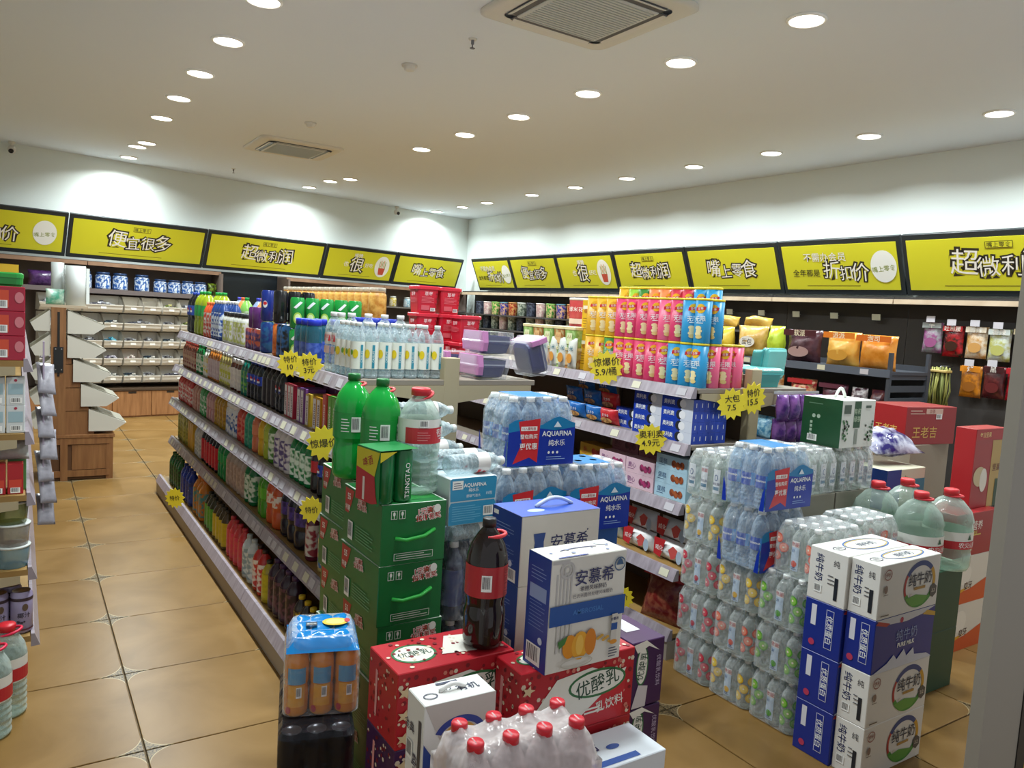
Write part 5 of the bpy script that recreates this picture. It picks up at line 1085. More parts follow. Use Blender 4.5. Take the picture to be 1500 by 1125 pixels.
    p = Print(); p.text('有机', .035, .0, .026, mat('#2c3450'), .02); p.text('奶', -.01, .01, .02, mat('#2c3450'), .02); p.ring(-.055, -.01, .016, .012, .003, mat('#3c3c50')); p.rect(.0, .03, .05, .008, mat('#2c3450')); p.top(o, .27)
    child('carry_handle', tube_me([(-.03 + .0075 * i, .0, .271 + .012 * math.sin(math.pi * i / 8)) for i in range(9)], .005, 6), mat('#e4e4e0', .4), o)
    carton('plain_carton', .32, .2, .513, mat('#8a7c68', .6), (.8, 1.15, 0), R(-5), 'brown carton under the red capped water pack', 'carton')
    pk = clear('#f4f0f0', .2, '#e4dcdc', bump=.4)
    def red_pack():
        e, w, d = pack(4, 2, .235, .0345, pk, '#c81c2c', '#c8b8b8', (.3, .62), film=False, kind='water', seg=18, gap=.003)
        a, b, hh = w / 2 + .003, d / 2 + .003, .235; v, f, nu, nv = [], [], 16, 9
        # film drawn tight over the caps and sagging between them
        for j in range(nv + 1):
            for i in range(nu + 1):
                x, y = -a + 2 * a * i / nu, -b + 2 * b * j / nv; near = 9
                for ci in range(4):
                    for cj in range(2): near = min(near, math.hypot(x - ((ci + .5) * .072 - w / 2), y - ((cj + .5) * .072 - d / 2)))
                edge = min(a - abs(x), b - abs(y)); z = hh + .0025 if near < .017 else hh - .012 - .3 * (near - .017)
                z = min(z, hh - .07 + edge * 2.6); v.append((x, y, max(z, hh - .085)))
        for j in range(nv):
            for i in range(nu): k = j * (nu + 1) + i; f.append((k, k + 1, k + nu + 2, k + nu + 1))
        rim = list(range(nu + 1)) + [j * (nu + 1) + nu for j in range(1, nv + 1)] + [nv * (nu + 1) + i for i in range(nu - 1, -1, -1)] + [j * (nu + 1) for j in range(nv - 1, 0, -1)]
        n0 = len(v); v += [(v[i][0], v[i][1], .002) for i in rim]
        for q in range(len(rim)): q2 = (q + 1) % len(rim); f.append((rim[q2], rim[q], n0 + q, n0 + q2))
        child('shrink_wrap', mesh(None, v, f, True), clear('#fff6f6', .3, '#e8e0de', bump=.7, bscale=20, gloss=.08, name='cloudy_film'), e)
        e.location = (.806, 1.143, .5145); e.rotation_euler = (0, 0, R(-5)); tag(e, 'shrink wrapped water bottle pack with red caps at the front edge', 'bottle pack')
    red_pack()
    carton('plain_carton', .24, .15, .3, mat('#8a7c68', .6), (1.245, 1.355, 0), 0, 'brown carton under the white box at the bottom edge', 'carton')
    o = carton('milk_box', .23, .14, .165, mat('#d4dae0', .4), (1.245, 1.355, .3005), 0, 'white and blue box just showing at the bottom edge of the picture'); p = Print(); p.rect(-.03, -.05, .14, .02, mat('#1f4c98')); p.ell(.0, .0, .02, .01, mat('#1f4c98')); p.text('希', -.06, .02, .05, INK, .02); p.top(o, .165)
yogurt_boxes()

def left_packs():
    # dark can pack and orange juice pack beside the drinks shelf
    rz = R(-17)
    def can_pack(z, label):
        e, w, d = pack(3, 6, .198, .0315, '#1a1a1c', None, None, (0, 0), kind='can', seg=12, gap=.001, film=False)
        child('shrink_wrap', rsq_me([(w / 2 - .004, d / 2 - .004, 0), (w / 2 + .003, d / 2 + .003, .01), (w / 2 + .003, d / 2 + .003, .185), (w / 2 - .008, d / 2 - .008, .1995)], 4, .25), clear('#c8c8cc', .18, '#3a3a40', bump=.8, bscale=22, name='smoky_film'), e)
        e.location = (.716, 2.03, z); e.rotation_euler = (0, 0, rz); tag(e, label, 'can pack', 'dark can packs'); return e
    e = can_pack(.0, 'dark can pack in clear film, lower one beside the green boxes'); p = Print(); p.rect(0, .13, .16, .05, mat('#a81c28')); p.front(e, .385); can_pack(.2, 'dark can pack in clear film, upper one under the orange juice pack')
    def lab(b, i, j):
        p = Print(); p.rect(0, .115, .05, .045, mat('#4c90b8', .3)); p.rect(0, .06, .045, .06, mat('#d89a20', .3)); p.ell(-.022, .02, .008, .01, mat('#b0242c')); p.barcode(.006, .07, .014, .03); p.wrap(b, .032, 'printed_label', -1.57 if i == 0 and j else 0)
    e, w, d = pack(3, 3, .215, .0325, grain('#c87818', '#d88c20', 6, .15), None, None, (0, 0), kind='pet', film=True, pr=lab)
    e.location = (.724, 2.015, .4005); e.rotation_euler = (0, 0, rz); tag(e, 'orange juice bottle pack under a bright blue film top', 'bottle pack')
    hood, v, f = [], [], []; nu = 12; hw, hd = w / 2 + .004, d / 2 + .004
    for j in range(nu + 1):
        for i in range(nu + 1):
            a, b = i / nu * 2 - 1, j / nu * 2 - 1; bump = .008 * abs(math.sin(math.pi * 1.5 * (a + 1))) * abs(math.sin(math.pi * 1.5 * (b + 1)))
            ed = max(abs(a), abs(b)); v.append((a * hw * (.93 if ed > .99 else .9), b * hd * (.95 if ed > .99 else .92), .2155 + bump - (.034 if ed > .99 else .012 if ed > .8 else 0)))
    for j in range(nu):
        for i in range(nu): k = j * (nu + 1) + i; f.append((k, k + 1, k + nu + 2, k + nu + 1))
    child('blue_film_top', mesh(None, v, f, True), mat('#1a7cc0', .15), e)
    p = Print(); p.ell(.035, -.0, .036, .026, mat('#d8b428'), 20); p.ell(.035, -.0, .026, .018, mat('#e4cc70'), 20); p.rect(-.03, -.01, .03, .024, mat('#1c2430')); p.text('果粒橙', -.03, -.01, .009, WHT); p.ell(.068, .004, .008, .014, mat('#b82c34')); p.done('top_print', e, (0, 0, .2245))
left_packs()

def milk_stack():
    sx, sz = .37, .1895; wm = mat('#dcdad4', .4); bm = mat('#1c2f86', .35)
    def white(loc, sy, label):
        o = carton('milk_box', sx, sy, sz, wm, loc, 0, label, 'box', 'milk boxes'); p = Print()
        cx = .06
        p.ring(cx, .095, .1, .084, .018, mat('#28407c'), 40, 150); p.ring(cx, .095, .1, .084, .016, mat('#c8982c'), -15, 40); p.ring(cx, .095, .1, .084, .012, mat('#a82c2c'), 150, 215); p.ring(cx, .095, .1, .084, .018, mat('#3c8a34'), 205, 330); p.poly([(cx - .085, .05), (cx - .02, .06), (cx + .06, .045), (cx + .03, .02), (cx - .04, .018)], mat('#5c9a3c')); p.ell(cx - .05, .062, .008, .005, mat('#d8d0c0'))
        p.text('纯牛奶', cx - .0, .115, .05, mat('#1c2a40'), .01); p.rect(cx, .082, .07, .01, mat('#a8823c')); p.poly([(.15 + .024 * math.cos(R(a)), .06 + .026 * math.sin(R(a))) for a in range(30, 390, 60)], mat('#4c4a48')); p.text('3.2', .15, .06, .018, mat('#d0c8b8'), .02)
        p.ring(-.145, .155, .022, .019, .003, mat('#8a3c34')); p.text('伊利', -.145, .155, .017, mat('#7c2c2c'), .02); p.ell(-.152, .105, .01, .014, mat('#8a7468')); p.lines(-.165, -.13, .085, 1, .01, mat('#6c645c')); p.lines(-.17, -.11, .012, 1, .01, mat('#6c645c'), .004); p.front(o, sy)
        p = Print(); w = sy; p.text('纯牛奶', -w * .22, .12, .034, mat('#24305c'), .03, -90); p.text('纯', w * .22, .15, .026, mat('#3c3c44'), 0); p.rect(w * .25, .06, .014, .08, mat('#20242c')); p.barcode(-w * .22, .045, .03, .03); p.lines(w * .02, w * .2, .1, 3, .014, mat('#4c4c54'), .003); p.left(o, sx)
        p = Print(); p.ring(.03, 0, .12, w * .36, .006, mat('#2c5c9c')); p.ring(.03, 0, .112, w * .31, .004, mat('#c8a83c')); p.text('纯牛奶', .03, 0, .034, mat('#2c3c5c'), .01); p.ring(-.13, .0, .03, .018, .004, mat('#5c5c64')); p.text('伊利', -.13, 0, .016, mat('#4c4c54'), .02); p.top(o, sz); return o
    def blue(loc, sy, label):
        o = carton('milk_box', sx, sy, sz, bm, loc, 0, label, 'box', 'milk boxes'); p = Print()
        p.poly([(-.185, .1895), (-.1, .165), (.0, .16), (.1, .17), (.185, .1895)], mat('#c8c8cc')); p.poly([(-.185, .175), (-.12, .16), (-.1, .168), (-.17, .186)], mat('#a83430')); p.poly([(.1, .168), (.185, .15), (.185, .165), (.13, .18)], mat('#c8a03c')); p.ell(-.03, .17, .01, .01, mat('#b02c4c')); p.text('纯牛奶', .01, .115, .045, mat('#8a9cc8'), .0); p.text('PURE MILK', .01, .08, .022, WHT, .03)
        p.poly([(-.185, .0), (-.1, .025), (-.06, .05), (-.04, .03), (.0, .06), (.02, .032), (.06, .055), (.07, .028), (.15, .018), (.185, .0)], mat('#ccd0dc')); p.front(o, sy)
        p = Print(); p.rect(-sy * .25, .135, .02, .075, mat('#d8d8e0')); p.rect(sy * .18, .1, .03, .14, mat('#c8ccdc')); p.rect(sy * .18, .1, .026, .136, bm); p.text('优质蛋白', sy * .18, .1, .026, WHT, .02, -90); p.ell(-sy * .25, .035, .012, .012, mat('#b83c5c')); p.left(o, sx); return o
    ft = ['fourth down, at the bottom of', 'third down in', 'second down in', 'topmost of']
    for k in range(4):
        (blue if k == 2 else white)((2.6, 1.445, .19 * k), .108, '%s milk box, %s the front milk stack' % ('blue' if k == 2 else 'white', ft[k])); (white if k == 3 else blue)((2.587, 1.578, .19 * k), .15, '%s milk box, %s the rear milk stack' % ('white' if k == 3 else 'blue', ft[k]))
milk_stack()

def fruit_packs():
    body = clear('#eef2ee', .17, '#dfe6e2', bump=.4); T = {}
    spec = {'strawberry': ('#b8203c', '#d04c5c', 'red strawberry'), 'lemon': ('#d8a81c', '#e4c858', 'yellow lemon'), 'apple': ('#4c9a24', '#88bc4c', 'green apple'), 'grapefruit': ('#d0503c', '#e89078', 'pink grapefruit'), 'soda': (None, None, 'plain soda')}
    def make(kind):
        c1, c2, _ = spec[kind]
        def pr(b, i, j):
            if i and j: return
            for a in ((-1.57,) if j else (-1.57, 0.0)):
                p = Print(); q = (i * 3 + j * 7) % 4
                if c1:
                    if (j + i) % 2 == 0:
                        for k, (u, v) in enumerate(((-.012, .05), (.014, .085), (-.008, .12))): p.ell(u, v + .006 * q, .019, .019, mat(c1, .4), 14); p.ell(u, v + .006 * q, .0145, .0145, mat(c2, .4), 14); p.ell(u, v + .006 * q, .004, .004, mat('#f0e4d0'), 8)
                    else: p.rect(0, .08, .034, .115, mat('#b8cce0', .35)); p.rect(0, .125, .034, .024, mat('#e4e0dc')); p.text('依能', 0, .125, .018, mat('#b82c34'), .04); p.text('21', -.006, .1, .014, mat('#2c5c94'), .03); p.ell(.0, .05, .012, .012, mat(c1)); p.lines(-.012, .012, .035, 2, .006, INK, .002)
                else:
                    p.rect(0, .085, .036, .1, mat('#d4d8dc')); p.text('0', 0, .1, .04, mat('#2c4c80'), .0) if j % 2 == 0 else p.text('依能', 0, .12, .018, mat('#b82c34'), .04); p.rect(0, .055, .03, .014, mat('#2c6c8c')); p.text('轻乳酸', 0, .075, .012, INK)
                p.wrap(b, .0345, 'printed_label', a)
        e, w, d = pack(4, 3, .197, .0335, body, '#e4e6e4', None, (0, 0), kind='pet', pr=pr); return e
    lay = [('apple', 0, 0), ('lemon', 0, 1), ('strawberry', 0, 2), ('apple', 1, 0), ('grapefruit', 1, 1), ('strawberry', 1, 2), ('apple', 2, 0), ('lemon', 2, 1), ('strawberry', 2, 2)]
    ZL = (.0, .199, .372, .571, .80); YS = (1.79, 2.0, 2.21); lw = ('bottom', 'second', 'third')
    yw = ('near', 'middle', 'far')
    def put(kind, x, y, z, label, rz=0):
        first = kind not in T
        if first: T[kind] = make(kind)
        c = T[kind] if first else clone(T[kind], (0, 0, 0)); c.location = (x, y, z); c.rotation_euler = (0, 0, rz); tag(c, label, 'bottle pack', 'fruit drink packs in the wall of packs')
    for k, l, c in lay: put(k, 2.572, YS[c], .1985 * l - (.0 if l < 2 else .024 * 0), '%s drink pack, %s layer at the %s end of the pack wall' % (spec[k][2], lw[l], yw[c]) if c != 1 else '%s drink pack, %s layer in the middle of the pack wall' % (spec[k][2], lw[l]))
    put('grapefruit', 2.60, 1.755, .5955, 'pink grapefruit drink pack leaning on top of the near end of the pack wall', R(-3))
    put('lemon', 2.572, 2.215, .5955, 'yellow lemon drink pack, fourth layer at the far end of the pack wall')
    put('soda', 2.572, 2.215, .7945, 'plain soda drink pack on the far top corner of the pack wall')
    put('grapefruit', 2.9, 1.79, .5955, 'pink grapefruit drink pack behind the leaning one beside the water jugs')
    put('soda', 2.93, 2.115, .8145, 'plain soda drink pack right of the blue film water packs'); put('soda', 3.21, 2.115, .8145, 'plain soda drink pack under the green and white gift box')
    for i, x in enumerate((2.93, 3.21)):
        for k in range(3): carton('plain_carton', .27, .2, .271, mat('#8f8a7c', .6), (x, 2.115, .2714 * k), 0, 'grey brown carton, %s of the %s stack behind the milk boxes' % (ORD[k], ('left', 'right')[i]), 'carton', 'grey brown cartons')
    for k in range(2): carton('plain_carton', .27, .2, .2975, mat('#8f8a7c', .6), (2.9, 1.79, .2977 * k), 0, 'grey brown carton, %s under the hidden grapefruit pack' % ('lower', 'upper')[k], 'carton', 'grey brown cartons')
    # gift box
    o = carton('gift_box', .25, .2, .215, mat('#d8dcd4', .4), (3.19, 2.12, 1.0125), R(0), 'green and white gift box with white handle on the soda bottles'); G = mat('#1a4c2c', .4)
    p = Print(); p.rect(0, .1075, .2, .215, G); p.ell(-.04, .13, .009, .009, mat('#a8bca8')); p.ell(-.015, .13, .009, .009, mat('#a8bca8')); p.lines(-.07, .02, .185, 1, .01, mat('#5c8468'), .004)
    for k in range(4): p.rect(-.05, .1 - .018 * k, .012, .012, mat('#a8bca8'))
    p.barcode(-.04, .03, .05, .03); p.left(o, .25)
    p = Print(); p.rect(-.01, .15, .05, .12, G); p.text('有机', -.01, .165, .028, mat('#b8ccb0'), .02, 0); p.text('绿茶', -.01, .13, .028, mat('#b8ccb0'), .02); p.rect(-.085, .175, .05, .04, mat('#4c5c50')); p.rect(.07, .185, .04, .012, mat('#4c5c50')); p.rect(-.01, .05, .022, .07, mat('#8a948a')); p.blobs(-.12, -.06, .02, .13, 12, .008, [mat('#2c3c30'), mat('#4c7c50')]); p.blobs(.05, .12, .02, .13, 10, .008, [mat('#2c3c30'), mat('#4c7c50')]); p.front(o, .2)
    child('carry_handle', tube_me([(-.04 + .01 * i, .0, .214 + .045 * math.sin(math.pi * i / 8)) for i in range(9)], .007, 6), mat('#e0e4dc', .4), o)
fruit_packs()

def right_corner():
    # big water jugs
    for k in range(2): carton('plain_carton', .4, .27, .269, mat('#22452f', .5), (3.28, 1.775, .2695 * k), 0, 'dark green carton, %s of two under the water jugs' % ('lower', 'upper')[k], 'carton')
    jm = clear('#dcebe2', .2, '#c4d4ca', bump=.3, bscale=18)
    for x, y, w in ((3.2, 1.705, 'near left'), (3.41, 1.69, 'near right'), (3.21, 1.905, 'far left'), (3.42, 1.892, 'far right')):
        prof = [(0, .01), (.07, .01), (.09, 0), (.098, .02), (.098, .07), (.094, .08), (.098, .09), (.098, .18), (.094, .2), (.098, .215), (.085, .255), (.05, .295), (.024, .31), (.024, .325), (0, .325)]
        o = obj('water_jug', lathe_me(prof, 22), jm, loc=(x, y, .5395), rot=(0, 0, -.6)); tag(o, 'large clear water jug with red cap, %s of the four' % w, 'jug', 'large water jugs')
        child('cap', lathe_me([(0, .315), (.03, .315), (.03, .338), (.026, .342), (0, .342)], 18), mat('#c8242c', .4), o); child('label_band', lathe_me([(.0992, .1), (.0992, .172)], 22), mat('#dcdcd4', .4), o); child('carry_ring', tube_me([(.036 * math.cos(R(a)) + .012, .03 * math.sin(R(a)), .312) for a in range(0, 360, 24)], .005, 6, True), mat('#c8343c', .4), o)
        p = Print(); p.rect(0, .117, .3, .034, mat('#b8242c')); p.text('农夫山泉', .05, .118, .026, WHT, .03); p.poly([(.04, .142), (.06, .142), (.05, .165)], mat('#1c5c3c')); p.wrap(o, .0992)
    # boxes by the door
    OR = mat('#c8501c', .4); RD = mat('#9c1c20', .4)
    for k in range(2):
        o = carton('snack_carton', .4, .2, .239, mat('#d8d4c8', .45), (3.945, 1.92, .2395 * k), 0, 'white carton with orange swoosh, %s of two by the door jamb' % ('lower', 'upper')[k]); p = Print(); p.poly([(-.2, .11), (-.12, .06), (.0, .07), (.2, .12), (.2, 0), (-.2, 0)], OR); p.poly([(-.2, .13), (-.1, .075), (.0, .08), (-.12, .05), (-.2, .09)], mat('#d8a020')); p.ell(-.06, .15, .06, .055, mat('#e4e0d4')); p.text('爽牙', -.02, .09, .04, mat('#4c3020'), .03); p.front(o, .2); p = Print(); p.rect(0, .05, .2, .1, OR); p.left(o, .4)
    o = carton('drink_carton', .4, .2, .215, RD, (3.955, 1.92, .479), 0, 'red carton with white lettering on the orange swoosh cartons'); p = Print(); p.text('营养', .0, .15, .05, mat('#e8e0d8'), .02); p.ring(-.11, .165, .04, .022, .003, mat('#d8c8b8')); p.text('娃哈哈', -.11, .165, .02, mat('#d8c8b8')); p.text('快线', -.02, .115, .02, mat('#d8c060'), .02); p.lines(-.14, .08, .1, 1, .01, mat('#d8c060'), .006); p.ring(-.11, .035, .024, .02, .003, mat('#d89a80')); p.front(o, .2)
    o = carton('snack_carton', .3, .1, .4, RD, (4.1, 1.92, .6945), 0, 'tall red and tan carton on the red carton'); p = Print(); p.rect(.1, .17, .16, .34, mat('#b89a58')); p.rect(0, .37, .3, .05, mat('#a82024')); p.text('每日坚果', -.06, .37, .028, mat('#e0c880'), .03); p.ell(-.08, .16, .06, .05, mat('#c8b890')); p.ell(-.04, .14, .035, .06, mat('#e0dcd0')); p.rect(.13, .07, .1, .14, mat('#1c4028')); p.text('坚果', .08, .2, .04, mat('#6c2c1c'), .03); p.front(o, .1)
    for z, h, c, w in ((0, .3, '#7c7464', 'lowest'), (.3005, .3, '#6c6658', 'middle'), (.601, .32, '#8a8070', 'uppermost')): carton('plain_carton', .4, .25, h, mat(c, .6), (4.4, 2.45, z), 0, 'grey carton, %s of the stack under the wide red box' % w, 'carton')
    o = carton('drink_carton', .42, .25, .215, mat('#8c1a1e', .4), (4.4, 2.45, .9215), R(-8), 'wide red carton with cream lettering below the hanging stems'); p = Print(); p.rect(.02, .19, .14, .03, mat('#c8a898')); p.text('凉茶', -.0, .19, .025, mat('#7c1c1c')); p.lines(-.18, -.06, .19, 2, .016, mat('#c8a898'), .005); p.barcode(.06, .16, .05, .03); p.text('王老吉', -.05, .07, .07, mat('#c8a050'), .03); p.front(o, .25); p = Print(); p.text('王老吉', 0, .08, .05, mat('#c8a050'), .03); p.left(o, .42)
    # middle cartons behind the jugs
    for z, h, c, w in ((0, .33, '#7c7868', 'lower'), (.3305, .33, '#8a8474', 'upper')): carton('plain_carton', .34, .2, h, mat(c, .6), (3.78, 2.2, z), 0, 'grey carton, %s of two under the blue and cream box' % w, 'carton')
    o = carton('drink_carton', .34, .2, .2, mat('#c8c4ac', .45), (3.78, 2.2, .661), R(0), 'blue and cream carton with leaf lettering behind the water jugs'); p = Print(); p.rect(-.11, .1, .12, .2, mat('#1c3c80')); p.text('椰', .0, .13, .07, mat('#5c7c2c'), .03, -15); p.rect(.12, .08, .1, .13, mat('#2c7c90')); p.front(o, .2); p = Print(); p.rect(0, .1, .2, .2, mat('#1c3c80')); p.left(o, .34)
    for z, h, c, w in ((0, .4, '#7c7868', 'lower'), (.4005, .4, '#847e70', 'upper')): carton('plain_carton', .2, .2, h, mat(c, .6), (3.62, 2.52, z), 0, 'grey carton, %s of two under the plain white box' % w, 'carton')
    o = carton('white_box', .22, .2, .2, mat('#b8bab8', .5), (3.62, 2.52, .801), R(5), 'plain white box behind the water jugs'); p = Print(); p.rect(0, .03, .18, .003, mat('#6c6c6c')); p.rect(-.05, .1, .003, .16, mat('#8c8c8c')); p.front(o, .2)
    bag('snack_bag', .34, .26, .14, grain('#2c2464', '#b8b8c8', 14, .12, sharp=.6, bump=.6), (3.83, 2.17, .925), (R(-72), 0, R(-12)), 'shiny purple and silver snack bag slumped on the blue and cream carton', seed=120)
    # purple sweets hung at the snack shelf end
    e = tag(empty('candy_strip', (3.16, 2.335, .98)), 'cluster of shiny purple candy bags hanging at the snack shelf end', 'candy strip'); obj('hang_bar', box_me(.34, .008, .012), mat('#b8b8b8', .3, .8), e, (0, -.0, .24))
    for i in range(8): obj('candy_bag', bag_me(.085, .125, .05, seed=130 + i % 3), FOIL('#3c1c60', '#7c4a90'), e, (-.13 + .085 * (i % 4), -.02 - .012 * (i // 4), .0 + .115 * (i // 4)), (R(-4), 0, R(-6 + 5 * (i % 3))))
    obj('hang_arm', box_me(.012, .05, .012), mat('#b8b8b8', .3, .8), e, (-.1, .03, .24))
right_corner()

# ------------------------------------------------------------------ left-hand shelf end
def left_shelf():
    e = tag(empty('gondola_shelf', (-.45, 3.3, 0)), 'beige shelf end at the left edge of the picture with cans and cartons', 'shelf'); Ll = 3.2
    zs = (1.245, .975, .745, .46, .2); fr = (.035, .04, .045, .05, .06)
    obj('back_panel', box_me(.03, Ll, 1.4), mat('#8a8070', .6), e, (0, Ll / 2, 0)); obj('upright', box_me(.07, .05, 1.5), BEIGE, e, (0, .025, 0))
    obj('base_plinth', box_me(.47, Ll, .17), BEIGE, e, (.24, Ll / 2, 0)); obj('base_panel_groove', box_me(.004, .006, .17), mat('#5c5440'), e, (.44, -.001, 0))
    for z, x in zip(zs, fr):
        w = x + .45
        obj('shelf_board', box_me(w - .03, Ll, .022), TRAY, e, (w / 2, Ll / 2, z - .022)); obj('shelf_bracket', prism_me([(0, 0), (w - .04, 0), (w - .04, -.03), (0, -.08)][::-1], .014), BEIGE, e, (0, -.002, z - .022))
        r = obj('price_rail', prism_me([(0, 0), (0, .05), (.012, .05), (.03, .002)], Ll), RAILM, e, (w - .015, 0, z - .042))
        for k in range(14): obj('price_tag', box_me(.003, .06, .034), TAGS[k % 3], r, (.0235, .12 + .22 * k, .008), (0, R(-20), 0))
    # top shelf: red can blocks and green tub
    rm = mat('#a01c34', .35)
    for k in range(3):
        for i in range(2):
            o = carton('can_block', .1, .1, .0885, rm, (-.025, 3.36 + .104 * i, 1.2455 + .089 * k), 0, 'red block of small milk cans, %s and %s in the pile on the left shelf' % (('lowest', 'middle', 'topmost')[k], ('nearer', 'farther')[i]), 'cans', 'red can blocks')
            if i == 0:
                p = Print(); p.rect(-.02, .045, .04, .06, mat('#c8482c')); p.barcode(-.02, .025, .032, .028); p.ell(.032, .05, .014, .02, mat('#c8747c')); p.front(o, .1)
    o = obj('green_tub', rsq_me([(.07, .07, 0), (.08, .08, .005), (.085, .085, .27), (.09, .09, .275), (.09, .09, .3)]), mat('#1c7c34', .3), loc=(-.07, 3.62, 1.2455)); tag(o, 'bright green plastic tub behind the red can blocks', 'tub'); child('lid', rsq_me([(.092, .092, .3), (.092, .092, .315), (.085, .085, .32)]), mat('#24903c', .3), o)
    # second: white cartons
    for i, (x, k) in enumerate(((.0, 0), (-.062, 0), (.0, 1), (-.062, 1))):
        o = carton('milk_carton', .058, .05, .103, mat('#ccd0d0', .4), (x - .004, 3.35, .9755 + .1035 * k), 0, 'small white drink carton, %s in the left shelf block' % ('lower right', 'lower left', 'upper right', 'upper left')[i]); p = Print(); p.rect(0, .06, .046, .04, mat('#9ab4bc')); p.ell(0, .092, .005, .005, mat('#a82c44')); p.barcode(.002, .018, .036, .02); p.front(o, .05)
    o = carton('milk_carton', .05, .05, .2, mat('#3c6c60', .4), (-.01, 3.43, .9755), 0, 'tall teal drink carton behind the white cartons on the left shelf')
    # third: red drink packs and a silver bag
    for i in range(2):
        o = carton('drink_carton', .05, .05, .115, mat('#a81c24', .35), (-.005 - .055 * i, 3.35, .7455), 0, 'small red drink carton with barcode, %s on the left shelf' % ('right', 'left')[i]); p = Print(); p.rect(0, .04, .04, .03, mat('#c8402c')); p.barcode(0, .015, .03, .02); p.front(o, .05)
    o = carton('drink_carton', .06, .06, .12, mat('#4c7c44', .4), (.0, 3.42, .7455), 0, 'green and white carton behind the red drink cartons')
    bag('foil_bag', .14, .1, .06, grain('#8a8a88', '#c0bfba', 12, .15, bump=.5), (-.03, 3.38, .8665), (R(-8), 0, 0), 'crumpled silver bag on the red drink cartons', seed=140)
    # fourth: snack cups
    for i, (x, y, k, c, w) in enumerate(((-.015, 3.37, 0, '#8ab0c0', 'pale blue'), (-.015, 3.37, 1, '#b0a8a0', 'grey white'), (-.02, 3.37, 2, '#7c8a4c', 'green leaf'))):
        o = goods('snack_cup', 'tub', .085, .06, clear('#d0dce0', .45, c), '#c8ccc8', None, seg=18); o.location = (x, y, .4605 + .0845 * k); tag(o, '%s snack cup, %s in the pile on the left shelf' % (w, ('lowest', 'middle', 'topmost')[k]), 'cup')
    # bottom: food cans
    for i, (x, y, z) in enumerate(((.015, 3.36, .2005), (-.062, 3.36, .2005), (-.02, 3.44, .2005), (.01, 3.44, .3155))):
        if i == 3: continue
        o = goods('food_can', 'can', .165, .037, '#9a90b0', None, None, seg=20); o.location = (x, y, z); tag(o, 'tall food can with lilac label, %s on the bottom left shelf' % ('front right', 'front left', 'back')[i], 'can'); p = Print(); p.rect(0, .135, .2, .012, mat('#3c2c34')); p.rect(0, .018, .2, .006, mat('#5c2c34')); p.ell(.012, .105, .01, .014, mat('#5c4a3c')); p.text('椰汁', .008, .075, .022, mat('#2c2434'), .03); p.blobs(-.02, .03, .025, .06, 5, .006, [mat('#3c3444')]); p.wrap(o, .037)
    for i, (x, y) in enumerate(((-.03, 3.12), (-.075, 2.98))):
        o = goods('water_bottle', 'water', .33, .062, clear('#e4f0ea', .22, '#cfdcd6', bump=.4, bscale=30), '#c8202c', '#d4d0c8', (.4, .66), 22); o.location = (x, y, 0); tag(o, 'large red-labelled water bottle on the floor, %s of two at left edge' % ('farther', 'nearer')[i], 'bottle'); p = Print(); p.rect(0, .16, .2, .045, mat('#b0242c')); p.wrap(o, .063); ring_handle(o, .3, .036, mat('#d8284c', .4), 15)
    # clip strip of hanging bags along the aisle side
    s = tag(empty('clip_strip', (.09, 3.6, .55)), 'strip of small silver snack bags hanging on the left shelf', 'snack strip'); obj('strip', box_me(.006, .03, .75), mat('#a89cb0', .4), s)
    for k in range(7): obj('hanging_packet', bag_me(.075, .13, .025, seed=150 + k % 3), grain('#7a7880', '#b0acb4', 14, .25, bump=.4), s, (.012 + .008 * (k % 2), -.02, .09 * k), (R(-22), R(10), R(30 + 6 * (k % 3))))
left_shelf()

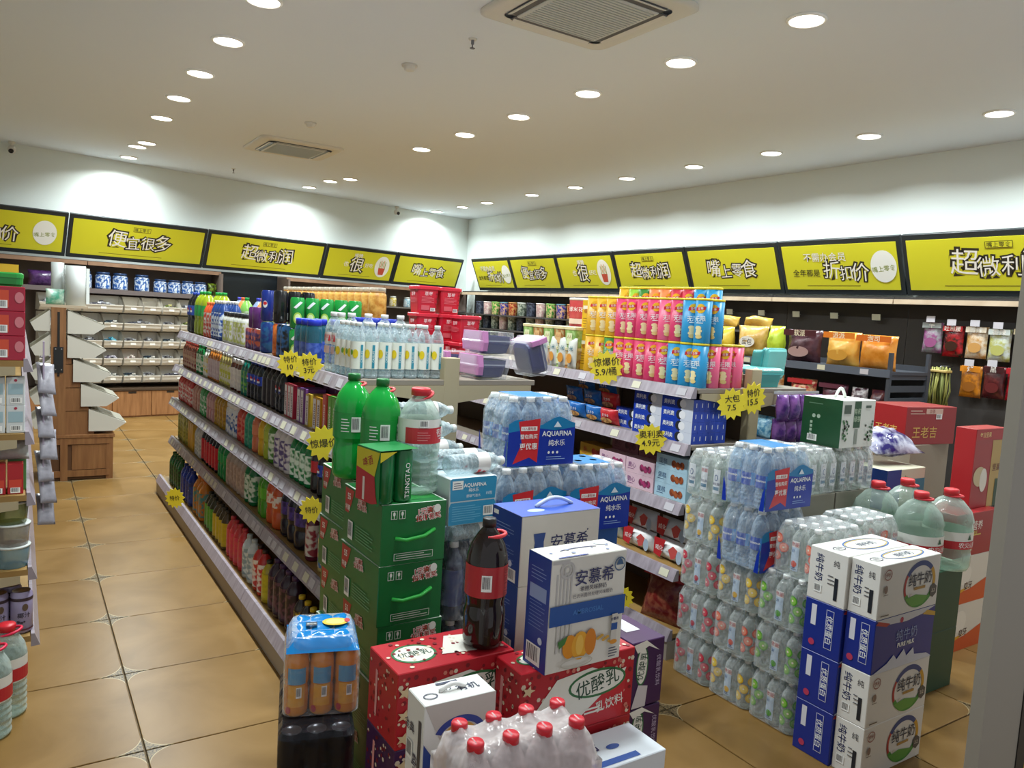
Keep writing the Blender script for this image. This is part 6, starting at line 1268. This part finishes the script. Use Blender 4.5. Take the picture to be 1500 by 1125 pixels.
# ------------------------------------------------------------------ wooden candy stand in the aisle
def stand():
    wd = grain('#7c5230', '#94683f', 4, .5, (10, 10, 1), name='stand_wood'); e = tag(empty('wooden_stand', (.41, 7.1, 0)), 'wooden candy stand with stepped white trays at the end of the left aisle', 'stand')
    obj('base_body', box_me(.42, .44, .33), mat('#5c3c22', .6), e, (0, 0, .005))
    for x in (-.22, .22): obj('base_stile', box_me(.05, .46, .34), wd, e, (x, 0, 0))
    obj('base_stile', box_me(.05, .02, .34), wd, e, (-.1, -.228, 0))
    for z in (.03, .29): obj('base_rail', box_me(.44, .02, .05), wd, e, (0, -.225, z))
    obj('base_panel', box_me(.24, .012, .2), wd, e, (.075, -.222, .085)); obj('base_top', box_me(.51, .48, .022), wd, e, (0, 0, .342))
    for i, (z, w) in enumerate(((.364, .28), (.55, .24), (.735, .18), (.92, .12))): obj('step_block', box_me(w, .4, .19), wd, e, (-.12 + w / 2 - .05, 0, z))
    obj('post', box_me(.1, .06, 1.0), wd, e, (-.14, -.2, .364)); obj('post_slot', box_me(.016, .004, .5), mat('#1c1a18'), e, (-.14, -.232, .83)); pl = obj('post_plate', box_me(.065, .006, .2), mat('#1e2022', .4), e, (-.14, -.235, .86))
    for x in (-.02, .02):
        for z in (.02, .18): obj('screw', box_me(.008, .003, .008), mat('#b8b8b8', .3, .8), pl, (x, -.004, z))
    obj('top_board', box_me(.32, .4, .02), mat('#b8a890', .5), e, (-.1, 0, 1.364))
    tm = mat('#ccc8bc', .45)
    for k, (x, z) in enumerate(((-.06, 1.165), (-.06, .975), (-.02, .785), (.035, .59), (.09, .39))):
        t = obj('tray', prism_me([(0, 0), (.18, -.0), (.27, .065), (.0, .178)], .44), tm, e, (x - .02, -.22, z)); obj('tray_opening', prism_me([(.015, .173), (.262, .07), (.262, .076), (.015, .179)], .4), mat('#8a8678', .6), t, (0, .02, 0))
    for k in range(5): obj('tray', prism_me([(0, 0), (0, .165), (-.13, .06), (-.1, .0)], .44), tm, e, (-.195, -.22, .42 + .19 * k))
    # rolls and labels on top
    for i, (x, y, r, h, c, w) in enumerate(((-.02, -.1, .07, .31, '#cfd4d2', 'large white paper roll on the wooden stand'), (-.14, .0, .045, .33, '#c4cac8', 'slim white paper roll behind the large roll'))):
        o = obj('paper_roll', lathe_me([(0, 0), (r, 0), (r, h), (r * .3, h), (r * .3, h - .03), (0, h - .03)], 22), mat(c, .6), loc=(.41 + x, 7.1 + y, 1.3845)); tag(o, w, 'paper roll'); child('loose_flap', box_me(.004, .03, h * .9), mat(c, .6), o, (r + .012, -.02, h * .05), (0, 0, R(-50)))
    bag('candy_bag', .14, .12, .06, grain('#4c9a80', '#c8d8c8', 16, .3, sharp=.5), (.25, 6.97, 1.3845), (0, 0, R(20)), 'small green and white bag beside the paper rolls', seed=160)
stand()

# ------------------------------------------------------------------ goods on the wall shelving
def wall_goods():
    z = 1.5205
    o = goods('snack_drum', 'jar', .21, .085, '#2c5c9c,#c8d0dc', '#24406c', '#245aa4,#dce4ec', (.1, .8), 16)
    tag(o, 'blue and white drum', 'drum', 'blue drums above the candy bins')
    wl = ('first', 'second', 'third', 'fourth', 'fifth', 'sixth', 'seventh', 'eighth')
    for i, s in enumerate((6.03, 5.82, 5.63, 5.38, 5.16, 4.99, 4.82, 4.66)):
        c = o if i == 0 else clone(o, (0, 0, 0)); c.location = bw(s, .22, z); c.scale = (1, 1, 1) if i < 4 else (.9, .9, .82); tag(c, 'blue and white snack drum above the candy bins, %s from the left' % wl[i], 'drum')
    for i, s in enumerate((4.5,)): bag('snack_bag', .12, .17, .1, FOIL('#24281c', '#86a02c'), bw(s, .22, z), (0, 0, TH), 'black and lime snack bag at the end of the drums', seed=170)
    bag('snack_bag', .3, .18, .12, FOIL('#3c2050', '#5c3870'), bw(6.45, .22, z), (0, 0, TH), 'dark purple snack bag on the shelf left of the drums', seed=172)
    carton('snack_carton', .2, .16, .22, mat('#c8a424', .4), bw(6.8, .22, z), TH, 'yellow carton at the left end of the drum shelf')
    # back wall beside the corner
    z = 1.5305; k = 0
    for i in range(11):
        s = .55 + .27 * i; c, w = (('#8ab0c0,#d8e0e4', 'pale blue'), ('#c8b040,#e8dcc0', 'yellow'), ('#b8b8c0,#e4e0e0', 'white'))[i % 3]
        o = goods('snack_jar', 'jar', .16, .055, c, '#d8d8d4', None, seg=12); o.location = bw(s, .2, z); tag(o, '%s snack jar on the top back wall shelf, jar %s from the corner' % (w, (wl + ('ninth', 'tenth', 'eleventh'))[i]), 'jar')
    # cups, tubs and jars along the far part of the right wall
    kinds = [('#4c9a3c,#e0c890', '#8cc060', 'green'), ('#3c3c9a,#d8b090', '#5c8a9c', 'blue'), ('#a8382c,#d8a060', '#c89050', 'red'), ('#b0b8a8,#5c6a5c', '#d0d4cc', 'pale grey'), ('#2c3040,#586070', '#24283c', 'navy'), ('#c8a0a0,#e4d0c8', '#d8c8c4', 'pink')]
    tm = [goods('snack_tub', 'tub', .2, .075, a, b, None, seg=12) for a, b, _ in kinds]; used = set()
    for sh, (zz, n0) in enumerate(((1.5005, 'top'), (1.2805, 'second'), (1.0505, 'third'))):
        for i in range(15):
            y = 7.3 + .245 * i; k = (i * 5 + sh * 2) % 6
            if sh: k = (3, 4, 3, 5)[i % 4]
            c = tm[k] if k not in used else clone(tm[k], (0, 0, 0)); used.add(k); c.location = (XR - .26, y, zz); tag(c, '%s snack tub on the %s shelf of the far right wall' % (kinds[k][2], n0), 'tub', '%s tubs on the %s wall shelf' % (kinds[k][2], n0))
wall_goods()

bpy.data.scenes.remove(TYPE_SCENE)

# ------------------------------------------------------------------ look-alikes told apart by their place
def tell_apart():
    nth = ('', 'second ', 'third ', 'fourth ', 'fifth ', 'sixth ', 'seventh ', 'eighth ', 'ninth ', 'tenth ', 'eleventh ', 'twelfth ', 'thirteenth ', 'fourteenth ', 'fifteenth ', 'sixteenth ')
    same = {}
    for o in SC.objects:
        if o.parent is None and o.get('label'): same.setdefault(o['label'], []).append(o)
    def ranks(vals, tol):
        cl = []
        for v in sorted(vals):
            if not cl or v - cl[-1][-1] > tol: cl.append([v])
            else: cl[-1].append(v)
        return [next(i for i, c in enumerate(cl) if c[0] - 1e-9 <= v <= c[-1] + 1e-9) for v in vals], len(cl)
    for lab, os_ in same.items():
        if len(os_) < 2: continue
        (rx, nx), (ry, ny), (rz, nz) = (ranks([o.location[k] for o in os_], t) for k, t in ((0, .022), (1, .022), (2, .03)))
        for i, o in enumerate(os_):
            w = []
            if ny > 1: w.append('farthest' if ry[i] == ny - 1 and ny > 2 else (nth[min(ry[i], 15)] + 'nearest'))
            if nx > 1: w.append((nth[min(rx[i], 15)] + 'leftmost') if ny == 1 else ('front row', 'second row', 'third row', 'fourth row', 'fifth row', 'sixth row')[min(rx[i], 5)])
            if nz > 1: w.append(('bottom', 'top')[rz[i]] + ' layer' if nz == 2 else ('lowest', 'second', 'third', 'fourth', 'fifth')[min(rz[i], 4)] + ' layer')
            t = lab + ', ' + ', '.join(w)
            if len(t.replace(',', ' ').split()) <= 16: o['label'] = t
            else:
                t = ' '.join(lab.split()[:16 - len(' '.join(w).split())])
                if t.split()[-1] not in ('on', 'the', 'in', 'of', 'with', 'a', 'and', 'under', 'behind', 'at', 'before', 'between'): o['label'] = t + ', ' + ', '.join(w)
tell_apart()
